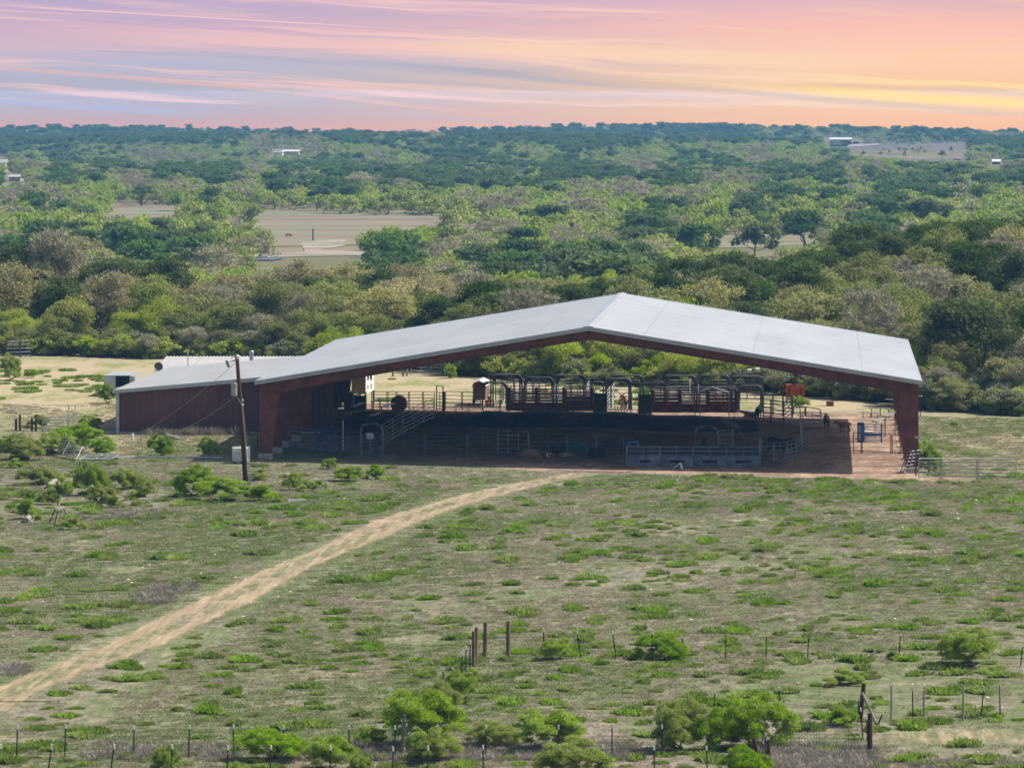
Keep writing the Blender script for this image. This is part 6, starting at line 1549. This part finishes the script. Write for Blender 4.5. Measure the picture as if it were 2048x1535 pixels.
for px, py, hgt in ((1800, 305, 13), (1812, 308, 14), (1826, 306, 12), (1835, 310, 14), (1842, 303, 11), (1850, 308, 10), (1858, 300, 9), (1818, 299, 10), (1790, 300, 9), (1780, 309, 11), (1768, 303, 8), (1875, 296, 8), (1762, 312, 10), (1808, 315, 12)):
    p = G(px, py); kk = p.y / F; me, c_ = MID[1][px % 4]
    o = link(bpy.data.objects.new('young_tree', me)); o.location = p; s_ = hgt * kk / c_['H']; o.scale = (s_ * .8, s_ * .8, s_); o.rotation_euler = (0, 0, px)
    tag(o, 'young tree scattered among others on the far hill pasture', 'tree', 'young trees on the hill pasture')

# --- masses nobody could count
def scatter(name, pts, sc_, rz, idx, protos, mats=None):
    """one object: the given meshes set out on points by geometry nodes"""
    me = bpy.data.meshes.new(name); me.vertices.add(len(pts)); me.vertices.foreach_set('co', np.asarray(pts, np.float32).reshape(-1))
    for nm, ty, a in (('sc', 'FLOAT_VECTOR', sc_), ('rz', 'FLOAT', rz), ('pi', 'INT', idx)):
        at_ = me.attributes.new(nm, ty, 'POINT'); at_.data.foreach_set('vector' if ty == 'FLOAT_VECTOR' else 'value', np.asarray(a, np.int32 if ty == 'INT' else np.float32).reshape(-1))
    o = link(bpy.data.objects.new(name, me)); tag(o, kind='stuff')
    col = bpy.data.collections.new(name + '_kinds')
    for i, m_ in enumerate(protos): col.objects.link(bpy.data.objects.new('%s_%03d' % (name, i), m_))
    ng = bpy.data.node_groups.new(name, 'GeometryNodeTree')
    ng.interface.new_socket('Geometry', in_out='INPUT', socket_type='NodeSocketGeometry'); ng.interface.new_socket('Geometry', in_out='OUTPUT', socket_type='NodeSocketGeometry')
    t_ = NT(ng)
    gi = t_.n('NodeGroupInput'); go = t_.n('NodeGroupOutput')
    ci = t_.n('GeometryNodeCollectionInfo', ins={0: col}); ci.inputs['Separate Children'].default_value = True; ci.inputs['Reset Children'].default_value = True
    def na(nm, ty): q_ = t_.n('GeometryNodeInputNamedAttribute', data_type=ty); q_.inputs['Name'].default_value = nm; return q_.outputs[0]
    ip = t_.n('GeometryNodeInstanceOnPoints')
    ng.links.new(gi.outputs[0], ip.inputs['Points']); ng.links.new(ci.outputs[0], ip.inputs['Instance'])
    ip.inputs['Pick Instance'].default_value = True
    ng.links.new(na('pi', 'INT'), ip.inputs['Instance Index'])
    ng.links.new(t_.n('FunctionNodeEulerToRotation', ins={0: t_.xyz(0.0, 0.0, na('rz', 'FLOAT'))}).outputs[0], ip.inputs['Rotation'])
    ng.links.new(na('sc', 'FLOAT_VECTOR'), ip.inputs['Scale'])
    ng.links.new(ip.outputs[0], go.inputs[0])
    md = o.modifiers.new('scatter', 'NODES'); md.node_group = ng
    return o
rest = ~isthing
fx, fy, fk, fh, fw = Xs[rest], Ys[rest], kindv[rest], hh[rest], ww[rest]
protos = FAR[0] + FAR[1] + FAR[2]; base_i = np.array([0, 4, 8]); num = np.array([4, 4, 3])
fi = base_i[fk] + (rng.integers(0, 1000, len(fk)) % num[fk])
H0 = np.array([q_[1]['H'] for q_ in protos]); R0 = np.array([q_[1]['Rc'] for q_ in protos])
fs = np.stack([fw / (2 * R0[fi]), fw / (2 * R0[fi]), fh / H0[fi]], 1)
scatter('far_woods', np.stack([fx, fy, ground_z(fx, fy) - .1], 1), fs, rng.uniform(0, 6.28, len(fx)), fi, [q_[0] for q_ in protos])

def vis_pts(n, y0, y1, seed, margin=420):
    n = int(n * 1.33)
    rg = np.random.default_rng(seed); Y = np.sqrt(rg.uniform(y0 ** 2, y1 ** 2, n)); px = rg.uniform(-margin, 2048 + margin, n); X = (px - CX) * Y / F
    return X, Y, px, rg
rgb = np.random.default_rng(77); bX = []; bY = []
for t_ in range(1500):
    Y = rgb.uniform(412, 600); px = rgb.uniform(-460, -60) if rgb.uniform() < .5 else rgb.uniform(2110, 2510)
    if Y - float(front_y(px)) < 1: continue
    x = (px - CX) * Y / F
    if ok(x, Y, 5.0): bX.append(x); bY.append(Y)
bX = np.array(bX); bY = np.array(bY); n = len(bX)
pr = [PROT['oak'][0], PROT['oak'][1], PROT['olive'][0], PROT['olive'][1], PROT['tan'][0], PROT['mesq'][0]]; s0 = rgb.uniform(.7, 1.1, n)
scatter('side_woods', np.stack([bX, bY, ground_z(bX, bY)], 1), np.stack([s0, s0, s0], 1), rgb.uniform(0, 6.28, n), rgb.integers(0, 6, n), [q_[1] for q_ in pr])
# undergrowth filling the feet of the belt
def tuft_mesh(name, seed, n, rad, h, lw, m_, lean=.5):
    rg = np.random.default_rng(seed); a = rg.uniform(0, 6.28, n); r_ = rad * np.sqrt(rg.uniform(0, 1, n))
    lob = 1 + .3 * np.sin(a * 2 + seed) + .2 * np.sin(a * 3 + 2 * seed)
    B = np.stack([np.cos(a) * r_ * lob, np.sin(a) * r_ * lob * .8, np.zeros(n)], 1)
    hgt = h * rg.uniform(.45, 1.2, n) * (1 - .55 * (r_ / rad) ** 2)
    T = B + np.stack([np.cos(a) * lean * hgt + rg.normal(size=n) * .35 * hgt, np.sin(a) * lean * hgt + rg.normal(size=n) * .35 * hgt, hgt], 1)
    s_ = unit(n, rg); s_[:, 2] = 0; s_ /= np.linalg.norm(s_, axis=1, keepdims=True) + 1e-9; Md = B * .45 + T * .55
    vs = np.stack([B - s_ * lw * .5, B + s_ * lw * .5, Md + s_ * lw, T, Md - s_ * lw], 1).reshape(-1, 3)
    me = bpy.data.meshes.new(name); me.vertices.add(len(vs)); me.vertices.foreach_set('co', vs.astype(np.float32).reshape(-1))
    lp = (np.arange(n)[:, None] * 5 + np.arange(5)[None, :]).reshape(-1)
    me.loops.add(len(lp)); me.loops.foreach_set('vertex_index', lp.astype(np.int32)); me.polygons.add(n); me.polygons.foreach_set('loop_start', (np.arange(n) * 5).astype(np.int32))
    me.update(calc_edges=True); me.materials.append(m_); return me
X, Y, px, rg = vis_pts(16000, 400, 600, 15)
dY = Y - front_y(px)
good = (dY > -1.0) & (dY < 90) & (rg.uniform(size=len(X)) < np.where(dY < 12, 1.0, .45))
X, Y = X[good], Y[good]; n = len(X); s0 = rg.uniform(.35, .95, n); print('undergrowth', n)
scatter('undergrowth', np.stack([X, Y, ground_z(X, Y) - .1], 1), np.stack([s0 * 1.15, s0 * 1.15, s0], 1), rg.uniform(0, 6.28, n), rg.integers(0, 5, n), [PROT['shrub'][0][1], UNDER[0][1], PROT['sage'][1][1], UNDER[1][1], PROT['shrub'][1][1]])
weeds = [tuft_mesh('weed', 10 + i, [520, 360, 440, 280][i], [.56, .42, .5, .32][i], [.27, .22, .30, .24][i], .026, M['tuft']) for i in range(4)]
grassp = [tuft_mesh('blades', 30 + i, 26, .20, .10, .010, M['drygrass' if i < 2 else 'greengrass'], .8) for i in range(4)]
deadp = [tuft_mesh('dead', 50 + i, 160, .7, .34, .016, M['dryweed'], .7) for i in range(2)]
X, Y, px, rg = vis_pts(9000, 178, 346, 5)
tr_d = np.abs(X - track_x(Y)); dens = .26 * vnoise(X * 1.0, Y * .55, 9, 12) + .45 * vnoise(X, Y * .6, 2.2, 13) + rg.normal(size=len(X)) * .42
m0, m1_, m2_, m3_, m4_ = masks(X, Y)
side_ = np.where(px > CX + F * track_x(Y) / Y, 0, -.05)
good = (dens + side_ > .30) & (tr_d > 2.0) & (m1_ < .3) & (m0 < .3)
good &= ~((Y > 316) & (X < track_x(Y)) & (rg.uniform(size=len(X)) < .75))
X, Y = X[good], Y[good]
kp = []; acc = []
for i in range(len(X)):
    if all((X[i] - a) ** 2 + ((Y[i] - b_)) ** 2 > .95 for a, b_ in acc): acc.append((X[i], Y[i])); kp.append(i)
X, Y = X[kp], Y[kp]; n = len(X); print('weed clumps', n)
s0 = rg.uniform(.45, 1.25, n)
scatter('pasture_weeds', np.stack([X, Y, ground_z(X, Y)], 1), np.stack([s0 * rg.uniform(.9, 1.5, n), s0 * rg.uniform(.9, 1.3, n), s0 * rg.uniform(.7, 1.2, n)], 1), rg.uniform(0, 6.28, n), rg.integers(0, 4, n), weeds)
X, Y, px, rg = vis_pts(2600, 345, 470, 6)
_, m1_, _, fr_, _ = masks(X, Y)
good = (m1_ < .3) & (vnoise(X, Y * .5, 8, 21) + rg.normal(size=len(X)) * .4 > .75) & ((px < 240) | (px > 1640) | (Y > 399)) & (Y < front_y(px) - 1) & ~((X > -55) & (X < -38) & (Y > 360) & (Y < 415))
X, Y = X[good], Y[good]; n = len(X); s0 = rg.uniform(.5, 1.4, n)
scatter('field_weeds', np.stack([X, Y, ground_z(X, Y)], 1), np.stack([s0 * 1.3, s0 * 1.1, s0], 1), rg.uniform(0, 6.28, n), rg.integers(0, 4, n), weeds)
X, Y, px, rg = vis_pts(130000, 178, 400, 7)
m0, m1_, m2_, m3_, m4_ = masks(X, Y)
gn = vnoise(X, Y * .6, 9, 31) + vnoise(X, Y, 3, 32) * .5
good = (m0 < .25) & (m1_ < .25) & (gn + rg.normal(size=len(X)) * .5 > -.35) & ~((X > -55) & (X < -37.5) & (Y > 365.5)) & ~((X > -39) & (X < 7) & (Y > 345))
X, Y, gn = X[good], Y[good], gn[good]; n = len(X); s0 = rg.uniform(.6, 1.6, n); print('grass', n)
scatter('grass', np.stack([X, Y, ground_z(X, Y)], 1), np.stack([s0 * 1.2, s0 * 1.2, s0 * .8], 1), rg.uniform(0, 6.28, n), np.where(gn > .5, rg.integers(2, 4, n), rg.integers(0, 4, n) % np.where(rg.uniform(size=n) < .55, 2, 4)), grassp)
# dead grey weeds along the lower fence and in patches
pts = []
for (a0, a1, b0, b1, n) in ((555, 1250, 1488, 1520, 330), (1530, 1745, 1492, 1545, 190), (180, 460, 1490, 1520, 60), (0, 60, 1330, 1350, 20), (1560, 2050, 1520, 1570, 120), (290, 330, 1190, 1210, 14), (150, 330, 1020, 1040, 26), (285, 385, 1160, 1195, 34)):
    for k in range(n):
        p = G(rng.uniform(a0, a1), rng.uniform(b0, b1)); pts.append(p)
n = len(pts); s0 = rng.uniform(.4, 1.0, n)
scatter('dry_weeds', np.array([tuple(p) for p in pts]), np.stack([s0, s0, s0 * .9], 1), rng.uniform(0, 6.28, n), rng.integers(0, 2, n), deadp)
# tall dry weeds along the shed wall
pts = [GY(random.uniform(290, 470), 365.2 + random.uniform(-1.0, .4)) for _ in range(60)]
s0 = np.array([random.uniform(.6, 1.6) for _ in pts])
scatter('wall_weeds', np.array([tuple(p) for p in pts]), np.stack([s0 * .6, s0 * .6, s0 * 1.4], 1), rng.uniform(0, 6.28, len(pts)), rng.integers(0, 2, len(pts)), deadp)
# loose white stones
st_m = []
for i in range(3):
    g = Geo(); rg2 = random.Random(i); pf = [(.05, -.02), (.10 * rg2.uniform(.8, 1.2), .02), (.08, .06), (.02, .08)]; g.lathe((0, 0, 0), pf, 7)
    me = bpy.data.meshes.new('stone'); me.from_pydata(g.v, [], g.f); me.materials.append(M['stone']); st_m.append(me)
X, Y, px, rg = vis_pts(1500, 178, 345, 9)
good = vnoise(X, Y * .6, 10, 41) + rg.normal(size=len(X)) * .5 > .35
X, Y = X[good], Y[good]; n = len(X); s0 = rg.uniform(.25, .9, n) ** 1.7
scatter('loose_stones', np.stack([X, Y, ground_z(X, Y)], 1), np.stack([s0 * 1.3, s0, s0], 1), rg.uniform(0, 6.28, n), rg.integers(0, 3, n), st_m)
# ------------------------------------------------------------------ cattle
def skin_mesh(name, verts, edges, radii, root=0, sub=2):
    me = bpy.data.meshes.new(name); me.from_pydata(verts, edges, []); o = bpy.data.objects.new(name, me); COL.objects.link(o)
    sk = o.modifiers.new('skin', 'SKIN'); sk.use_smooth_shade = True
    for i, r_ in enumerate(radii):
        v = me.skin_vertices[0].data[i]; v.radius = (r_, r_) if not isinstance(r_, tuple) else r_; v.use_root = (i == root)
    sb_ = o.modifiers.new('subdivision', 'SUBSURF'); sb_.levels = sub; sb_.render_levels = sub
    bpy.context.view_layer.update()
    ev = o.evaluated_get(bpy.context.evaluated_depsgraph_get())
    out = bpy.data.meshes.new_from_object(ev); out.name = name
    bpy.data.objects.remove(o); bpy.data.meshes.remove(me)
    return out
def cow_mesh(name, pose='stand'):
    """cow facing +x, feet at z = 0; the withers 1.3 m high"""
    V = []; E = []; Rr = []
    def v(p, r_, par=None):
        V.append(p); Rr.append(r_)
        if par is not None: E.append((par, len(V) - 1))
        return len(V) - 1
    dz = 0.0 if pose != 'lie' else -.62
    pel = v((-.62, 0, 1.02 + dz), .27)
    bar_ = v((-.15, 0, .93 + dz), .34, pel)
    che = v((.35, 0, .95 + dz), .32, bar_)
    sho = v((.62, 0, 1.08 + dz), .23, che)
    if pose == 'graze': nk, hd, mz = (.92, 0, .85), (1.12, 0, .45), (1.22, 0, .18)
    elif pose == 'lie': nk, hd, mz = (.88, .05, 1.18 + dz), (1.12, .1, 1.28 + dz), (1.38, .12, 1.12 + dz)
    else: nk, hd, mz = (.90, 0, 1.25), (1.14, 0, 1.34), (1.42, 0, 1.14)
    n_ = v(nk, .16, sho); h_ = v(hd, .135, n_); m_ = v(mz, .085, h_)
    for sg in (-1, 1):
        e1_ = v((hd[0] - .06, hd[1] + sg * .15, hd[2] + .03), .04, h_); v((hd[0] - .1, hd[1] + sg * .27, hd[2] + .0), .025, e1_)
    t1 = v((-.86, 0, 1.15 + dz), .06, pel); t2 = v((-.95, 0, .8 + dz), .03, t1); v((-.94, 0, .42 + dz * .4), .04, t2)
    for sg in (-1, 1):
        if pose != 'lie':
            a_ = v((-.62, sg * .17, .78), .16, pel); b_ = v((-.52, sg * .17, .62), .10, a_); c_ = v((-.74, sg * .16, .42), .06, b_); d_ = v((-.70, sg * .16, .10), .045, c_); v((-.66, sg * .16, .02), .06, d_)
            a_ = v((.45, sg * .17, .72), .12, che); b_ = v((.46, sg * .16, .42), .06, a_); c_ = v((.45, sg * .16, .10), .045, b_); v((.49, sg * .16, .02), .06, c_)
        else:
            a_ = v((-.5, sg * .25, .22), .14, pel); b_ = v((-.2, sg * .36, .10), .08, a_); v((-.5, sg * .4, .05), .05, b_)
            a_ = v((.5, sg * .2, .2), .11, che); b_ = v((.72, sg * .22, .08), .06, a_); v((.5, sg * .24, .05), .05, b_)
    return skin_mesh(name, V, E, Rr)
cows = {k: cow_mesh('cow_' + k, k) for k in ('stand', 'graze', 'lie')}
def cow(label, px, py, pose, m_, rz, sc_=1.0, horns=False, cat='cow', name='cow'):
    p = G(px, py); t_ = thing(name, label, cat, p, rz=rz); t_.scale = (sc_,) * 3
    me = cows[pose].copy(); me.materials.clear(); me.materials.append(m_)
    o = bpy.data.objects.new('body', me); link(o, t_)
    if horns:
        hd = {'stand': (1.12, 0, 1.42), 'graze': (1.1, 0, .55), 'lie': (1.1, .1, .75)}[pose]
        for sg in (-1, 1):
            g = Geo(); g.tube([Vector(hd) + Vector((0, sg * .1, 0)), Vector(hd) + Vector((0, sg * .3, .04)), Vector(hd) + Vector((.05, sg * .42, .18))], [.035, .028, .01], 6); g.build('horn', M['horn'], t_, world=False)
    return t_
cow('brown and white steer facing out of the centre alley', 1247, 819, 'stand', M['hide_paint'], R(-93), 1.0, True, 'steer', 'steer')
cow('single black cow seen end-on behind the roping lane', 1408, 912, 'stand', M['hide_black'], R(88), .9)
cow('black cow standing sideways behind the curved pen panels', 1553, 916, 'stand', M['hide_black'], R(4), 1.02)
cow('second black cow partly behind the first in the curved pen', 1572, 911, 'stand', M['hide_black'], R(176), .95)
cow('brown calf with black rump at the shadow edge beside the panel', 1688, 864, 'stand', M['hide_brown'], R(195), .62, False, 'calf', 'calf')
cow('brown and white calf lying in front of the green tub', 1098, 917, 'lie', M['hide_paint'], R(185), .72, False, 'calf', 'calf')
cow('grey cow lying right of the chutes in the shade', 1503, 834, 'lie', M['hide_grey'], R(170), .85)
cow('black cow standing beside the lying grey cow', 1517, 836, 'stand', M['hide_black'], R(80), .75)
cow('white calf standing inside the blue squeeze chute', 1742, 884, 'stand', M['white'], R(178), .68, False, 'calf', 'calf')
cow('tan calf tail-on beside the right end of the pen panel', 1653, 858, 'stand', M['hide_paint'], R(92), .85, False, 'calf', 'calf')
cow('tiny reddish cow grazing in the fallow valley field', 577, 475, 'graze', M['hide_red'], R(50), .8)

# ------------------------------------------------------------------ air
a_ = Geo(); a_.box((0, 2130, -14.5), (3100, 4390, 81.0))
hz_m = bpy.data.materials.new('haze'); hz_m.use_nodes = True; hz_m.node_tree.nodes.clear(); t_ = NT(hz_m.node_tree)
vol = t_.n('ShaderNodeVolumePrincipled', ins={'Color': (0.17, 0.42, 0.74, 1), 'Density': HAZE, 'Anisotropy': 0.0})
t_.t.links.new(vol.outputs[0], t_.n('ShaderNodeOutputMaterial').inputs['Volume'])
hz = a_.build('haze', hz_m); tag(hz, kind='stuff')
